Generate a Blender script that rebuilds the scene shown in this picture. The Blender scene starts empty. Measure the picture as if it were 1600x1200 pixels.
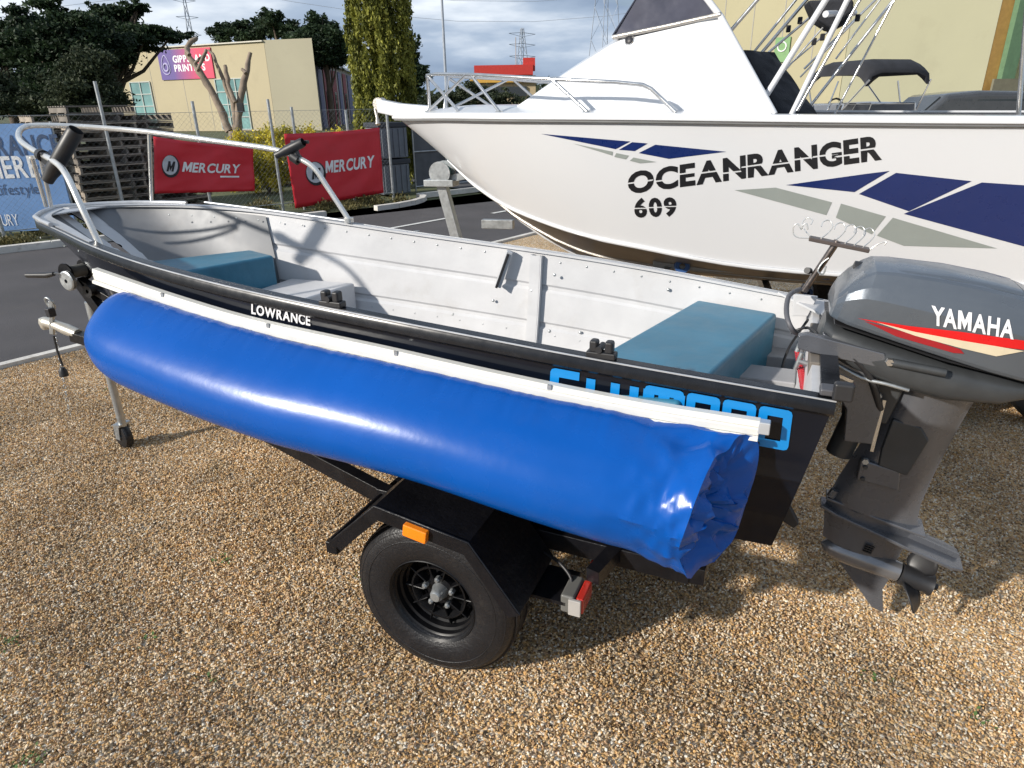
import bpy, bmesh, math, random
import numpy as np
from mathutils import Vector, Matrix, noise
from mathutils.bvhtree import BVHTree
random.seed(7)
R = math.radians
V = Vector
scene = bpy.context.scene
COL = scene.collection

# ------------------------------------------------------------------ camera
FPX, HC = 1050.0, 1.77
PITCH, ROLL = math.atan(435 / FPX), R(1.0)
fwd = V((0, math.cos(PITCH), -math.sin(PITCH)))
u0 = V((0, math.sin(PITCH), math.cos(PITCH)))
r0 = V((1, 0, 0))
RT = r0 * math.cos(ROLL) - u0 * math.sin(ROLL)
UP = u0 * math.cos(ROLL) + r0 * math.sin(ROLL)
CAM = V((0, 0, HC))
cd = bpy.data.cameras.new('camera')
cam = bpy.data.objects.new('camera', cd)
COL.objects.link(cam)
m3 = Matrix((RT, UP, -fwd)).transposed()
cam.matrix_world = Matrix.Translation(CAM) @ m3.to_4x4()
cd.sensor_width = 36
cd.lens = FPX / 1600 * 36
cd.clip_start = 0.05
cd.clip_end = 3000
scene.camera = cam

# ------------------------------------------------------------------ light
SUN_EL, SUN_AZ = R(25.5), R(-151)     # direction towards the sun
sd = V((math.cos(SUN_EL) * math.cos(SUN_AZ), math.cos(SUN_EL) * math.sin(SUN_AZ), math.sin(SUN_EL)))
sl = bpy.data.lights.new('sun', 'SUN')
sl.energy = 4.4
sl.angle = R(1.6)
sl.color = (1, .94, .85)
so = bpy.data.objects.new('sun', sl)
COL.objects.link(so)
so.rotation_euler = sd.to_track_quat('Z', 'Y').to_euler()
so.location = (0, 0, 30)
w = bpy.data.worlds.new('World')
scene.world = w
w.use_nodes = True
nt = w.node_tree
nt.nodes.clear()
N, LK = nt.nodes.new, nt.links.new
out = N('ShaderNodeOutputWorld')
sky = N('ShaderNodeTexSky')
sky.sky_type = 'NISHITA'
sky.sun_disc = False
sky.sun_elevation = SUN_EL
sky.sun_rotation = math.atan2(sd.x, sd.y)
sky.air_density = 1.2
sky.dust_density = 1.5
bg1 = N('ShaderNodeBackground'); bg1.inputs[1].default_value = .10
LK(sky.outputs[0], bg1.inputs[0])
tc = N('ShaderNodeTexCoord')
mp = N('ShaderNodeMapping'); mp.inputs['Scale'].default_value = (1.6, 1.6, 9.0)
mp.inputs['Location'].default_value = (3.3, 1.2, .3)
LK(tc.outputs['Generated'], mp.inputs[0])
ns = N('ShaderNodeTexNoise'); ns.inputs['Scale'].default_value = 1.3; ns.inputs['Detail'].default_value = 7; ns.inputs['Roughness'].default_value = .55
LK(mp.outputs[0], ns.inputs[0])
cr = N('ShaderNodeValToRGB')
cr.color_ramp.elements[0].position = .33; cr.color_ramp.elements[0].color = (0, 0, 0, 1)
cr.color_ramp.elements[1].position = .46; cr.color_ramp.elements[1].color = (1, 1, 1, 1)
LK(ns.outputs['Fac'], cr.inputs[0])
mp2 = N('ShaderNodeMapping'); mp2.inputs['Scale'].default_value = (2.4, 2.4, 10.0); mp2.inputs['Location'].default_value = (7, 3, 1)
LK(tc.outputs['Generated'], mp2.inputs[0])
ns2 = N('ShaderNodeTexNoise'); ns2.inputs['Scale'].default_value = 1.5; ns2.inputs['Detail'].default_value = 8
LK(mp2.outputs[0], ns2.inputs[0])
cr2 = N('ShaderNodeValToRGB')
e = cr2.color_ramp.elements
e[0].position = .38; e[0].color = (.24, .32, .45, 1)
e[1].position = .66; e[1].color = (.80, .86, .93, 1)
x = e.new(.52); x.color = (.38, .47, .60, 1)
LK(ns2.outputs['Fac'], cr2.inputs[0])
bg2 = N('ShaderNodeBackground'); bg2.inputs[1].default_value = .95
LK(cr2.outputs[0], bg2.inputs[0])
mx = N('ShaderNodeMixShader')
LK(cr.outputs[0], mx.inputs[0]); LK(bg1.outputs[0], mx.inputs[1]); LK(bg2.outputs[0], mx.inputs[2])
LK(mx.outputs[0], out.inputs[0])
scene.view_settings.view_transform = 'Standard'
scene.view_settings.look = 'None'
scene.view_settings.gamma = 1
scene.view_settings.exposure = .30
scene.view_settings.use_curve_mapping = False

# ------------------------------------------------------------------ helpers
def ray(x, y): return fwd + RT * ((x - 800) / FPX) + UP * ((600 - y) / FPX)
def atz(x, y, z):
    d = ray(x, y); return CAM + d * ((z - HC) / d.z)
def aty(x, y, Y):
    d = ray(x, y); return CAM + d * (Y / d.y)

class Frame:
    """a thing's own axes: x forward, y to its left, z up"""
    def __init__(s, o, heading):
        s.o = V(o); s.h = heading
        s.rz = math.atan2(math.sin(heading), -math.cos(heading))
        s.M = Matrix.Rotation(s.rz, 3, 'Z'); s.Mi = s.M.transposed()
    def inv(s, p): return s.Mi @ (V(p) - s.o)
    def world(s, p): return s.o + s.M @ V(p)
    def loc(s, px, py, x=None, y=None, z=None):
        d = s.Mi @ ray(px, py); c = s.inv(CAM)
        i, v = (0, x) if x is not None else ((1, y) if y is not None else (2, z))
        return c + d * ((v - c[i]) / d[i])

def tag(o, label=None, cat=None, group=None, kind=None):
    if label: o['label'] = label
    if cat: o['category'] = cat
    if group: o['group'] = group
    if kind: o['kind'] = kind
    return o
def thing(name, label, cat, loc=(0, 0, 0), rz=0, group=None):
    o = bpy.data.objects.new(name, None); COL.objects.link(o)
    o.empty_display_size = .2
    o.location = loc; o.rotation_euler = (0, 0, rz)
    return tag(o, label, cat, group)
def copy_tree(o, parent=None):
    c = o.copy(); COL.objects.link(c); c.parent = parent
    for ch in o.children: copy_tree(ch, c)
    return c

def catm(xs, ys, q):
    n = len(xs); i = 0
    while i < n - 2 and q > xs[i + 1]: i += 1
    def g(k):
        if k == 0: return (ys[1] - ys[0]) / (xs[1] - xs[0])
        if k == n - 1: return (ys[-1] - ys[-2]) / (xs[-1] - xs[-2])
        return (ys[k + 1] - ys[k - 1]) / (xs[k + 1] - xs[k - 1])
    h = xs[i + 1] - xs[i]; t = (q - xs[i]) / h
    return (2*t**3-3*t*t+1)*ys[i]+(t**3-2*t*t+t)*h*g(i)+(-2*t**3+3*t*t)*ys[i+1]+(t**3-t*t)*h*g(i+1)

class MB:
    def __init__(s): s.v = []; s.f = []; s.mi = []
    def add(s, vs, fs, m=0):
        b = len(s.v); s.v += [tuple(p) for p in vs]
        s.f += [tuple(b + i for i in f) for f in fs]; s.mi += [m] * len(fs); return s
    def box(s, c, sz, rot=None, m=0):
        hx, hy, hz = sz[0]/2, sz[1]/2, sz[2]/2
        vs = [V((a*hx, b*hy, d*hz)) for a in (-1, 1) for b in (-1, 1) for d in (-1, 1)]
        if rot is not None: vs = [rot @ p for p in vs]
        vs = [p + V(c) for p in vs]
        return s.add(vs, [(0,1,3,2),(4,6,7,5),(0,4,5,1),(2,3,7,6),(0,2,6,4),(1,5,7,3)], m)
    def beam(s, a, b, wd, ht, m=0, up=(0, 0, 1)):
        a, b = V(a), V(b); x = (b - a).normalized(); y = V(up).cross(x)
        if y.length < 1e-4: y = V((0, 1, 0)).cross(x)
        y.normalize(); z = x.cross(y)
        rot = Matrix((x, y, z)).transposed()
        return s.box((a + b) / 2, ((b - a).length, wd, ht), rot, m)
    def tube(s, pts, r, seg=10, m=0, caps=True, closed=False):
        pts = [V(p) for p in pts]; n = len(pts)
        rr = r if isinstance(r, (list, tuple)) else [r] * n
        rings = []; prev = None
        for i, p in enumerate(pts):
            if closed: t = pts[(i+1) % n] - pts[i-1]
            else: t = pts[min(i+1, n-1)] - pts[max(i-1, 0)]
            t = t.normalized()
            a = (prev - t * prev.dot(t)) if prev is not None else t.orthogonal()
            if a.length < 1e-5: a = t.orthogonal()
            a.normalize(); prev = a; b = t.cross(a)
            rings.append([p + (a*math.cos(2*math.pi*k/seg) + b*math.sin(2*math.pi*k/seg)) * rr[i] for k in range(seg)])
        vs = [q for g in rings for q in g]; fs = []
        for i in range(n if closed else n - 1):
            j = (i + 1) % n
            for k in range(seg):
                k2 = (k + 1) % seg
                fs.append((i*seg+k, i*seg+k2, j*seg+k2, j*seg+k))
        if caps and not closed: fs += [tuple(range(seg))[::-1], tuple((n-1)*seg+k for k in range(seg))]
        return s.add(vs, fs, m)
    def cyl(s, a, b, r, seg=20, m=0, r2=None): return s.tube([a, b], [r, r if r2 is None else r2], seg, m)
    def lathe(s, prof, c, axis, seg=32, m=0, close=False):
        """prof: (radius, distance along axis)"""
        ax = V(axis).normalized(); a = ax.orthogonal().normalized(); b = ax.cross(a); c = V(c)
        vs = []
        for rr, h in prof:
            for k in range(seg):
                t = 2*math.pi*k/seg
                vs.append(c + ax*h + (a*math.cos(t) + b*math.sin(t))*rr)
        fs = []; n = len(prof)
        for i in range(n if close else n - 1):
            j = (i + 1) % n
            for k in range(seg):
                k2 = (k+1) % seg; fs.append((i*seg+k, i*seg+k2, j*seg+k2, j*seg+k))
        return s.add(vs, fs, m)
    def loft(s, secs, m=0, closed=True, caps=True):
        n = len(secs[0]); vs = [p for g in secs for p in g]; fs = []
        for i in range(len(secs) - 1):
            for k in range(n if closed else n - 1):
                k2 = (k+1) % n; fs.append((i*n+k, i*n+k2, (i+1)*n+k2, (i+1)*n+k))
        if caps and closed: fs += [tuple(range(n))[::-1], tuple((len(secs)-1)*n+k for k in range(n))]
        return s.add(vs, fs, m)
    def prism(s, poly, off, m=0):
        """poly: 3D points of one face; off: extrusion vector"""
        n = len(poly); o = V(off); vs = [V(p) for p in poly] + [V(p) + o for p in poly]
        fs = [tuple(range(n))[::-1], tuple(range(n, 2*n))] + [(i, (i+1) % n, n+(i+1) % n, n+i) for i in range(n)]
        return s.add(vs, fs, m)
    def mesh(s, name, mats, smooth=None, recalc=True):
        me = bpy.data.meshes.new(name); me.from_pydata(s.v, [], s.f)
        if not isinstance(mats, (list, tuple)): mats = [mats]
        for q in mats: me.materials.append(q)
        if len(mats) > 1: me.polygons.foreach_set('material_index', s.mi)
        if recalc:
            bm = bmesh.new(); bm.from_mesh(me); bmesh.ops.recalc_face_normals(bm, faces=bm.faces)
            if smooth:
                for f in bm.faces: f.smooth = True
                for ed in bm.edges:
                    if len(ed.link_faces) == 2 and ed.calc_face_angle(0) > R(smooth): ed.smooth = False
            bm.to_mesh(me); bm.free()
        me.update(); return me
    def build(s, name, mats, parent=None, smooth=None, bevel=0, seg=2, recalc=True, label=None, solid=0):
        o = bpy.data.objects.new(name, s.mesh(name, mats, smooth, recalc)); COL.objects.link(o)
        if parent: o.parent = parent
        if solid:
            q = o.modifiers.new('solid', 'SOLIDIFY'); q.thickness = solid; q.offset = -1
        if bevel:
            q = o.modifiers.new('bevel', 'BEVEL'); q.width = bevel; q.segments = seg; q.limit_method = 'ANGLE'; q.angle_limit = R(35)
            if smooth is None:
                for p in o.data.polygons: p.use_smooth = True
                q.harden_normals = True
        if label: o['label'] = label
        return o

# ------------------------------------------------------------------ materials
def lin(c):
    return tuple(((v/255)/12.92 if v/255 <= .04045 else ((v/255+.055)/1.055)**2.4) for v in c)
MATS = {}
def mat(name, col, rough=.5, metal=0, var=.12, vs=6., bump=0, bs=80., coat=0, rvar=.1, dirt=0, dcol=(.12, .09, .06), spec=.5, trans=0, alpha=1):
    if name in MATS: return MATS[name]
    m = bpy.data.materials.new(name); m.use_nodes = True
    t = m.node_tree; b = t.nodes['Principled BSDF']; n = t.nodes.new; l = t.links.new
    b.inputs['Metallic'].default_value = metal
    b.inputs['Coat Weight'].default_value = coat
    b.inputs['Coat Roughness'].default_value = .08
    b.inputs['Specular IOR Level'].default_value = spec
    b.inputs['Transmission Weight'].default_value = trans
    b.inputs['Alpha'].default_value = alpha
    co = n('ShaderNodeTexCoord')
    nz = n('ShaderNodeTexNoise'); nz.inputs['Scale'].default_value = vs; nz.inputs['Detail'].default_value = 6; nz.inputs['Roughness'].default_value = .6
    l(co.outputs['Object'], nz.inputs[0])
    mr = n('ShaderNodeMapRange'); mr.inputs[1].default_value = .3; mr.inputs[2].default_value = .7
    mr.inputs[3].default_value = 1 - var; mr.inputs[4].default_value = 1 + var
    l(nz.outputs[0], mr.inputs[0])
    mu = n('ShaderNodeVectorMath'); mu.operation = 'SCALE'; mu.inputs[0].default_value = col[:3]
    l(mr.outputs[0], mu.inputs['Scale'])
    src = mu.outputs[0]
    if dirt:
        n2 = n('ShaderNodeTexNoise'); n2.inputs['Scale'].default_value = vs * 2.3; n2.inputs['Detail'].default_value = 9; n2.inputs['Roughness'].default_value = .7
        l(co.outputs['Object'], n2.inputs[0])
        r2 = n('ShaderNodeMapRange'); r2.inputs[1].default_value = .55; r2.inputs[2].default_value = .75; r2.inputs[3].default_value = 0; r2.inputs[4].default_value = dirt
        l(n2.outputs[0], r2.inputs[0])
        mxx = n('ShaderNodeMix'); mxx.data_type = 'RGBA'
        l(r2.outputs[0], mxx.inputs[0]); l(src, mxx.inputs[6]); mxx.inputs[7].default_value = (*dcol, 1)
        src = mxx.outputs[2]
    l(src, b.inputs['Base Color'])
    n3 = n('ShaderNodeTexNoise'); n3.inputs['Scale'].default_value = vs * 4; n3.inputs['Detail'].default_value = 5
    l(co.outputs['Object'], n3.inputs[0])
    r3 = n('ShaderNodeMapRange'); r3.inputs[3].default_value = max(.02, rough - rvar); r3.inputs[4].default_value = min(1, rough + rvar)
    l(n3.outputs[0], r3.inputs[0]); l(r3.outputs[0], b.inputs['Roughness'])
    if bump:
        n4 = n('ShaderNodeTexNoise'); n4.inputs['Scale'].default_value = bs; n4.inputs['Detail'].default_value = 5
        l(co.outputs['Object'], n4.inputs[0])
        bp = n('ShaderNodeBump'); bp.inputs['Strength'].default_value = min(1, bump); bp.inputs['Distance'].default_value = .002 * max(1, bump)
        l(n4.outputs[0], bp.inputs['Height']); l(bp.outputs[0], b.inputs['Normal'])
    MATS[name] = m; return m

def leafmat(name, dark, light, scale=1.2, rough=.6):
    if name in MATS: return MATS[name]
    m = bpy.data.materials.new(name); m.use_nodes = True
    t = m.node_tree; b = t.nodes['Principled BSDF']; n = t.nodes.new; l = t.links.new
    at = n('ShaderNodeAttribute'); at.attribute_name = 'tone'
    co = n('ShaderNodeTexCoord'); nz = n('ShaderNodeTexNoise'); nz.inputs['Scale'].default_value = scale; nz.inputs['Detail'].default_value = 4
    l(co.outputs['Object'], nz.inputs[0])
    ad = n('ShaderNodeMath'); ad.operation = 'ADD'; l(at.outputs['Fac'], ad.inputs[0]); l(nz.outputs[0], ad.inputs[1])
    r_ = n('ShaderNodeMapRange'); r_.inputs[1].default_value = .5; r_.inputs[2].default_value = 1.4; l(ad.outputs[0], r_.inputs[0])
    mxx = n('ShaderNodeMix'); mxx.data_type = 'RGBA'; l(r_.outputs[0], mxx.inputs[0]); mxx.inputs[6].default_value = (*dark, 1); mxx.inputs[7].default_value = (*light, 1)
    l(mxx.outputs[2], b.inputs['Base Color']); b.inputs['Roughness'].default_value = rough; b.inputs['Specular IOR Level'].default_value = .25
    tr = n('ShaderNodeBsdfTranslucent'); l(mxx.outputs[2], tr.inputs[0])
    ms = n('ShaderNodeMixShader'); ms.inputs[0].default_value = .25
    l(b.outputs[0], ms.inputs[1]); l(tr.outputs[0], ms.inputs[2]); l(ms.outputs[0], t.nodes['Material Output'].inputs[0])
    MATS[name] = m; return m

# ------------------------------------------------------------------ lettering and decals
def char_mesh(ch, bold):
    """one capital as (points, faces, width), cap height 1"""
    if ch == 'M':
        t_ = .20+bold*2; w_ = 1.02
        v_ = [(0, 0), (t_, 0), (t_, 1), (0, 1), (w_-t_, 0), (w_, 0), (w_, 1), (w_-t_, 1), (t_, 1), (t_, .50), (w_/2, .02), (w_/2, .50), (w_-t_, 1), (w_-t_, .50)]
        return v_, [(0, 1, 2, 3), (4, 5, 6, 7), (8, 9, 10, 11), (11, 10, 13, 12)], w_
    cu = bpy.data.curves.new('tmp', 'FONT'); cu.body = ch; cu.offset = bold; cu.size = 1; cu.resolution_u = 4; cu.fill_mode = 'FRONT'
    ob = bpy.data.objects.new('tmp', cu); COL.objects.link(ob)
    me = bpy.data.meshes.new_from_object(ob.evaluated_get(bpy.context.evaluated_depsgraph_get()))
    bpy.data.objects.remove(ob); bpy.data.curves.remove(cu)
    v_ = [(q.co.x, q.co.y) for q in me.vertices]; f_ = [tuple(p.vertices) for p in me.polygons]; bpy.data.meshes.remove(me)
    x0 = min(p[0] for p in v_); x1 = max(p[0] for p in v_)
    return [((p[0]-x0)/.72, p[1]/.72) for p in v_], f_, (x1-x0)/.72
def glyphs(s, bold=0., shear=0., step=.12, cuts=None, space=1.):
    """letters as a flat, finely divided mesh in a 0..1 x 0..1 box: (verts, faces)"""
    bm = bmesh.new(); xx = 0
    for i_, ch in enumerate(s):
        if ch == ' ': xx += .4; continue
        v_, f_, w_ = char_mesh(ch, bold)
        vv = [bm.verts.new((xx+x+shear*y, y, 0)) for x, y in v_]
        for f in f_:
            try: bm.faces.new([vv[i] for i in f])
            except ValueError: pass
        nx = s[i_+1] if i_+1 < len(s) else ''
        xx += w_+.13*space - {'RA': .10, 'EA': .03, 'AN': .02, 'YA': .20, 'RY': .07, 'AM': .02, 'LO': .04, 'OW': .05, 'PS': .02}.get(ch+nx, 0)
    xs = [v.co.x for v in bm.verts]; ys = [v.co.y for v in bm.verts]
    x0, x1, y0, y1 = min(xs), max(xs), min(ys), max(ys)
    for v in bm.verts: v.co.x = (v.co.x-x0)/(x1-x0); v.co.y = (v.co.y-y0)/(y1-y0)
    bmesh.ops.triangulate(bm, faces=bm.faces[:])
    if cuts:
        for (p, nrm, wd) in cuts:
            nv = V((nrm[0], nrm[1], 0)).normalized()
            for sgn in (-1, 1):
                bmesh.ops.bisect_plane(bm, geom=bm.verts[:]+bm.edges[:]+bm.faces[:], plane_co=V((p[0], p[1], 0)) + nv*wd/2*sgn, plane_no=nv)
            dead = [f for f in bm.faces if abs((f.calc_center_median()-V((p[0], p[1], 0))).dot(nv)) < wd/2*.98 and (len(p) < 3 or abs(f.calc_center_median().x-p[0]) < p[2])]
            bmesh.ops.delete(bm, geom=dead, context='FACES')
    return cutgrid(bm, step, .5)
def smooth_path(p, n=4):
    out_ = []
    for i in range(len(p)-1):
        p0, p1, p2, p3 = p[max(i-1, 0)], p[i], p[i+1], p[min(i+2, len(p)-1)]
        for k in range(n):
            t_ = k/n; out_.append(.5*((2*p1)+(p2-p0)*t_+(2*p0-5*p1+4*p2-p3)*t_*t_+(3*p1-p0-3*p2+p3)*t_**3))
    return out_+[p[-1]]
def cutgrid(bm, sx, sy):
    for ax, st in ((0, sx), (1, sy)):
        if not st: continue
        lo = min(v.co[ax] for v in bm.verts); hi = max(v.co[ax] for v in bm.verts)
        k = math.floor(lo/st)+1
        while k*st < hi:
            no = V((0, 0, 0)); no[ax] = 1; co = V((0, 0, 0)); co[ax] = k*st
            bmesh.ops.bisect_plane(bm, geom=bm.verts[:]+bm.edges[:]+bm.faces[:], plane_co=co, plane_no=no); k += 1
    bmesh.ops.triangulate(bm, faces=bm.faces[:])
    bm.verts.index_update()
    r_ = ([(v.co.x, v.co.y) for v in bm.verts], [tuple(v.index for v in f.verts) for f in bm.faces]); bm.free(); return r_
def polycut(poly, step=25.):
    bm = bmesh.new(); bm.faces.new([bm.verts.new((p[0], p[1], 0)) for p in poly])
    return cutgrid(bm, step, step)
def quadmap(q):
    """unit square (u right, v up) -> quad corners given as top-left, top-right, bottom-right, bottom-left"""
    q = [V(p) for p in q]
    return lambda u, v: (q[3]*(1-u)+q[2]*u)*(1-v) + (q[0]*(1-u)+q[1]*u)*v
def on_surface(fr, bvh, vf, mapf, off=.003):
    """lay flat artwork on a hull along the sight lines it was measured on"""
    mb = MB(); ok = []; c = fr.inv(CAM)
    for p in vf[0]:
        q = mapf(*p) if mapf else p
        d = (fr.Mi @ ray(q[0], q[1])).normalized()
        h, nrm, _, _ = bvh.ray_cast(c, d)
        if h is None: ok.append(False); mb.v.append((0, 0, 0)); continue
        if nrm.dot(d) > 0: nrm = -nrm
        ok.append(True); mb.v.append(tuple(h + nrm*off))
    mb.f = [f for f in vf[1] if all(ok[i] for i in f)]; mb.mi = [0]*len(mb.f); return mb
def on_plane(vf, mapf):
    mb = MB(); mb.v = [tuple(mapf(*p)) for p in vf[0]]; mb.f = list(vf[1]); mb.mi = [0]*len(mb.f); return mb
def hug(mb): return mb
# ------------------------------------------------------------------ ground, asphalt, kerbs
def stone_ramp(t, fac):
    cr_ = t.nodes.new('ShaderNodeValToRGB'); cr_.color_ramp.interpolation = 'CONSTANT'
    cols = [(0.463, 0.287, 0.126), (0.609, 0.42, 0.21), (0.294, 0.179, 0.089), (0.693, 0.522, 0.314), (0.546, 0.338, 0.147), (0.757, 0.615, 0.44), (0.42, 0.317, 0.21), (0.63, 0.379, 0.147), (0.178, 0.123, 0.074), (0.557, 0.43, 0.272), (0.783, 0.717, 0.598), (0.504, 0.317, 0.178)]
    e_ = cr_.color_ramp.elements; e_[0].position = 0; e_[0].color = (*cols[0], 1); e_[1].position = 1/12; e_[1].color = (*cols[1], 1)
    for i in range(2, 12): q = e_.new(i/12); q.color = (*cols[i], 1)
    t.links.new(fac, cr_.inputs[0]); return cr_.outputs[0]
def patch(t, colout):
    """slow drift of tone over the yard: damp, silty and mossy areas"""
    co = t.nodes.new('ShaderNodeNewGeometry')
    nz = t.nodes.new('ShaderNodeTexNoise'); nz.inputs['Scale'].default_value = 1.1; nz.inputs['Detail'].default_value = 6
    t.links.new(co.outputs['Position'], nz.inputs[0])
    mr = t.nodes.new('ShaderNodeMapRange'); mr.inputs[1].default_value = .3; mr.inputs[2].default_value = .7; mr.inputs[3].default_value = .62; mr.inputs[4].default_value = 1.14
    t.links.new(nz.outputs[0], mr.inputs[0])
    mu = t.nodes.new('ShaderNodeVectorMath'); mu.operation = 'SCALE'; t.links.new(colout, mu.inputs[0]); t.links.new(mr.outputs[0], mu.inputs['Scale'])
    n2 = t.nodes.new('ShaderNodeTexNoise'); n2.inputs['Scale'].default_value = 2.7; n2.inputs['Detail'].default_value = 7
    t.links.new(co.outputs['Position'], n2.inputs[0])
    m2 = t.nodes.new('ShaderNodeMapRange'); m2.inputs[1].default_value = .6; m2.inputs[2].default_value = .78; m2.inputs[4].default_value = .45
    t.links.new(n2.outputs[0], m2.inputs[0])
    mx_ = t.nodes.new('ShaderNodeMix'); mx_.data_type = 'RGBA'; t.links.new(m2.outputs[0], mx_.inputs[0]); t.links.new(mu.outputs[0], mx_.inputs[6]); mx_.inputs[7].default_value = (.13, .12, .08, 1)
    return mx_.outputs[2]
ms = bpy.data.materials.new('gravel_stone'); ms.use_nodes = True; t = ms.node_tree
oi = t.nodes.new('ShaderNodeObjectInfo'); b = t.nodes['Principled BSDF']
t.links.new(patch(t, stone_ramp(t, oi.outputs['Random'])), b.inputs['Base Color']); b.inputs['Roughness'].default_value = .7
mg = bpy.data.materials.new('gravel_bed'); mg.use_nodes = True; t = mg.node_tree; b = t.nodes['Principled BSDF']
geo = t.nodes.new('ShaderNodeNewGeometry')
vo = t.nodes.new('ShaderNodeTexVoronoi'); vo.inputs['Scale'].default_value = 95
t.links.new(geo.outputs['Position'], vo.inputs['Vector'])
sx_ = t.nodes.new('ShaderNodeSeparateColor'); t.links.new(vo.outputs['Color'], sx_.inputs[0])
t.links.new(patch(t, stone_ramp(t, sx_.outputs[0])), b.inputs['Base Color']); b.inputs['Roughness'].default_value = .85
bp = t.nodes.new('ShaderNodeBump'); bp.inputs['Strength'].default_value = 1; bp.inputs['Distance'].default_value = .006; bp.invert = True
t.links.new(vo.outputs['Distance'], bp.inputs['Height']); t.links.new(bp.outputs[0], b.inputs['Normal'])

KA, KB = V((-3.84, 4.72, 0)), V((.22, 9.82, 0)); kd = (KB - KA).normalized(); kn_ = V((-kd.y, kd.x, 0))   # kerb line of the gravel display bed
FA, FB = V((-7.0, 9.25, 0)), V((-2.56, 12.78, 0)); fd = (FB - FA).normalized(); fn = V((-fd.y, fd.x, 0))  # far kerb
def sheet(name, poly, z, m, kind='structure'):
    mb = MB(); mb.add([(p[0], p[1], z) for p in poly], [tuple(range(len(poly)))]); o = mb.build(name, m); tag(o, kind=kind)
    if o.data.polygons[0].normal.z < 0: o.data.flip_normals()
    return o
m_ver = mat('verge', (.075, .085, .035), .9, var=.5, vs=.8, bump=2, bs=12, dirt=.7, dcol=(.16, .12, .07))
sheet('ground', [(-1500, -300), (1500, -300), (1500, 2500), (-1500, 2500)], -.03, m_ver)
m_as = mat('asphalt', (.074, .068, .069), .82, var=.22, vs=1.1, bump=3, bs=160, dirt=.35, dcol=(.10, .085, .065))
far = 40
sheet('asphalt_yard', [KA - kd*14, KB + kd*30, FB + fd*40 + fn*-3, FB, FA, FA - fd*14], .0, m_as)
sheet('asphalt_yard_north', [FB + fd*3.2 + fn*.2, FB + fd*3.6 + fn*22, FB + fd*40 + fn*22, FB + fd*42 - fn*2.5], .004, m_as)
gb = sheet('gravel_bed', [KA - kd*14 - kn_*.01, KB + kd*22 - kn_*.01, (30, 20), (30, -8), (-9, -14)], .003, mg)
# kerb strip: flush concrete edging laid in lengths
m_kerb = mat('concrete_edging', (.60, .57, .52), .8, var=.2, vs=3, bump=2, bs=60, dirt=.6, dcol=(.2, .17, .13))
def edging(name, A, B, wd, h, label=None, piece=1.2):
    n_ = int((B-A).length / piece); d_ = (B-A).normalized(); nn = V((-d_.y, d_.x, 0))
    root = bpy.data.objects.new(name, None); COL.objects.link(root); root.location = A; root.rotation_euler = (0, 0, math.atan2(d_.y, d_.x)); tag(root, kind='structure')
    mb = MB(); mb.box((piece/2, wd/2, h/2 - .02), (piece - .012, wd, h + .04)); me = mb.mesh('kerb_stone', m_kerb)
    for i in range(n_):
        o = bpy.data.objects.new('kerb_stone', me); COL.objects.link(o); o.parent = root; o.location = (i*piece, 0, random.uniform(-.003, .003))
    return root
edging('kerb', KA - kd*6, KB + kd*9, .075, .035)
edging('kerb_far', FA - fd*6, FB + fd*.1, .12, .09)
pts = [FB + fd*(.1 + 1.6*math.sin(a*.31)) + fn*(1.1*(1-math.cos(a*.31))) for a in range(6)]
rt_ = bpy.data.objects.new('kerb_corner', None); COL.objects.link(rt_); tag(rt_, kind='structure')
for p, q in zip(pts[:-1], pts[1:]):
    MB().beam(p + V((0, 0, .04)), q + V((0, 0, .04)), .12, .10).build('kerb_stone', m_kerb, rt_)
e0 = pts[-1]; MB().beam(e0 + V((0, 0, .04)), e0 + V((3.2, 2.6, .04)), .12, .10).build('kerb_stone', m_kerb, rt_)
# painted parking lines
m_line = mat('road_paint', (.62, .61, .58), .7, var=.2, vs=9, dirt=.8, dcol=(.09, .085, .08))
def pline(a, b, wd=.09):
    a, b = V(a), V(b); d_ = (b-a).normalized(); n_ = V((-d_.y, d_.x, 0))*wd/2
    a.z = b.z = 0
    return sheet('painted_line', [a-n_, b-n_, b+n_, a+n_], .008, m_line)
pline((-2.0, 10.65, 0), (-1.05, 11.75, 0))
pline((-.3, 12.2, 0), (.7, 13.3, 0))
# loose pebbles: real stones scattered over the part of the bed one can see closely
rng = np.random.default_rng(3)
n = 400000
Y = rng.uniform(.55, 6.6, n*2); X = rng.uniform(-5.2, 4.6, n*2)
keep = np.abs(X) < (1.0 + Y*.84)
keep &= ((X-KA.x)*kn_.x + (Y-KA.y)*kn_.y) < -.012
dens = np.clip(1.25 - (Y-1.5)*.16, .33, 1); keep &= rng.uniform(0, 1, n*2) < dens
X, Y = X[keep], Y[keep]; X, Y = X[:n], Y[:n]
pm = bpy.data.meshes.new('pebbles'); pm.vertices.add(len(X))
hz = rng.uniform(.001, .006, len(X)) + .004*(1+np.sin(X*5.1+np.sin(Y*3.3)*1.7)*np.sin(Y*4.3+X*1.9))
pm.vertices.foreach_set('co', np.c_[X, Y, hz].astype('f').ravel()); pm.update()
po = bpy.data.objects.new('pebbles', pm); COL.objects.link(po); tag(po, kind='stuff'); pm.materials.append(ms)
g = bpy.data.node_groups.new('scatter', 'GeometryNodeTree')
g.interface.new_socket('Geometry', in_out='INPUT', socket_type='NodeSocketGeometry'); g.interface.new_socket('Geometry', in_out='OUTPUT', socket_type='NodeSocketGeometry')
gi, go = g.nodes.new('NodeGroupInput'), g.nodes.new('NodeGroupOutput')
ic = g.nodes.new('GeometryNodeMeshIcoSphere'); ic.inputs['Radius'].default_value = 1; ic.inputs['Subdivisions'].default_value = 1
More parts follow.
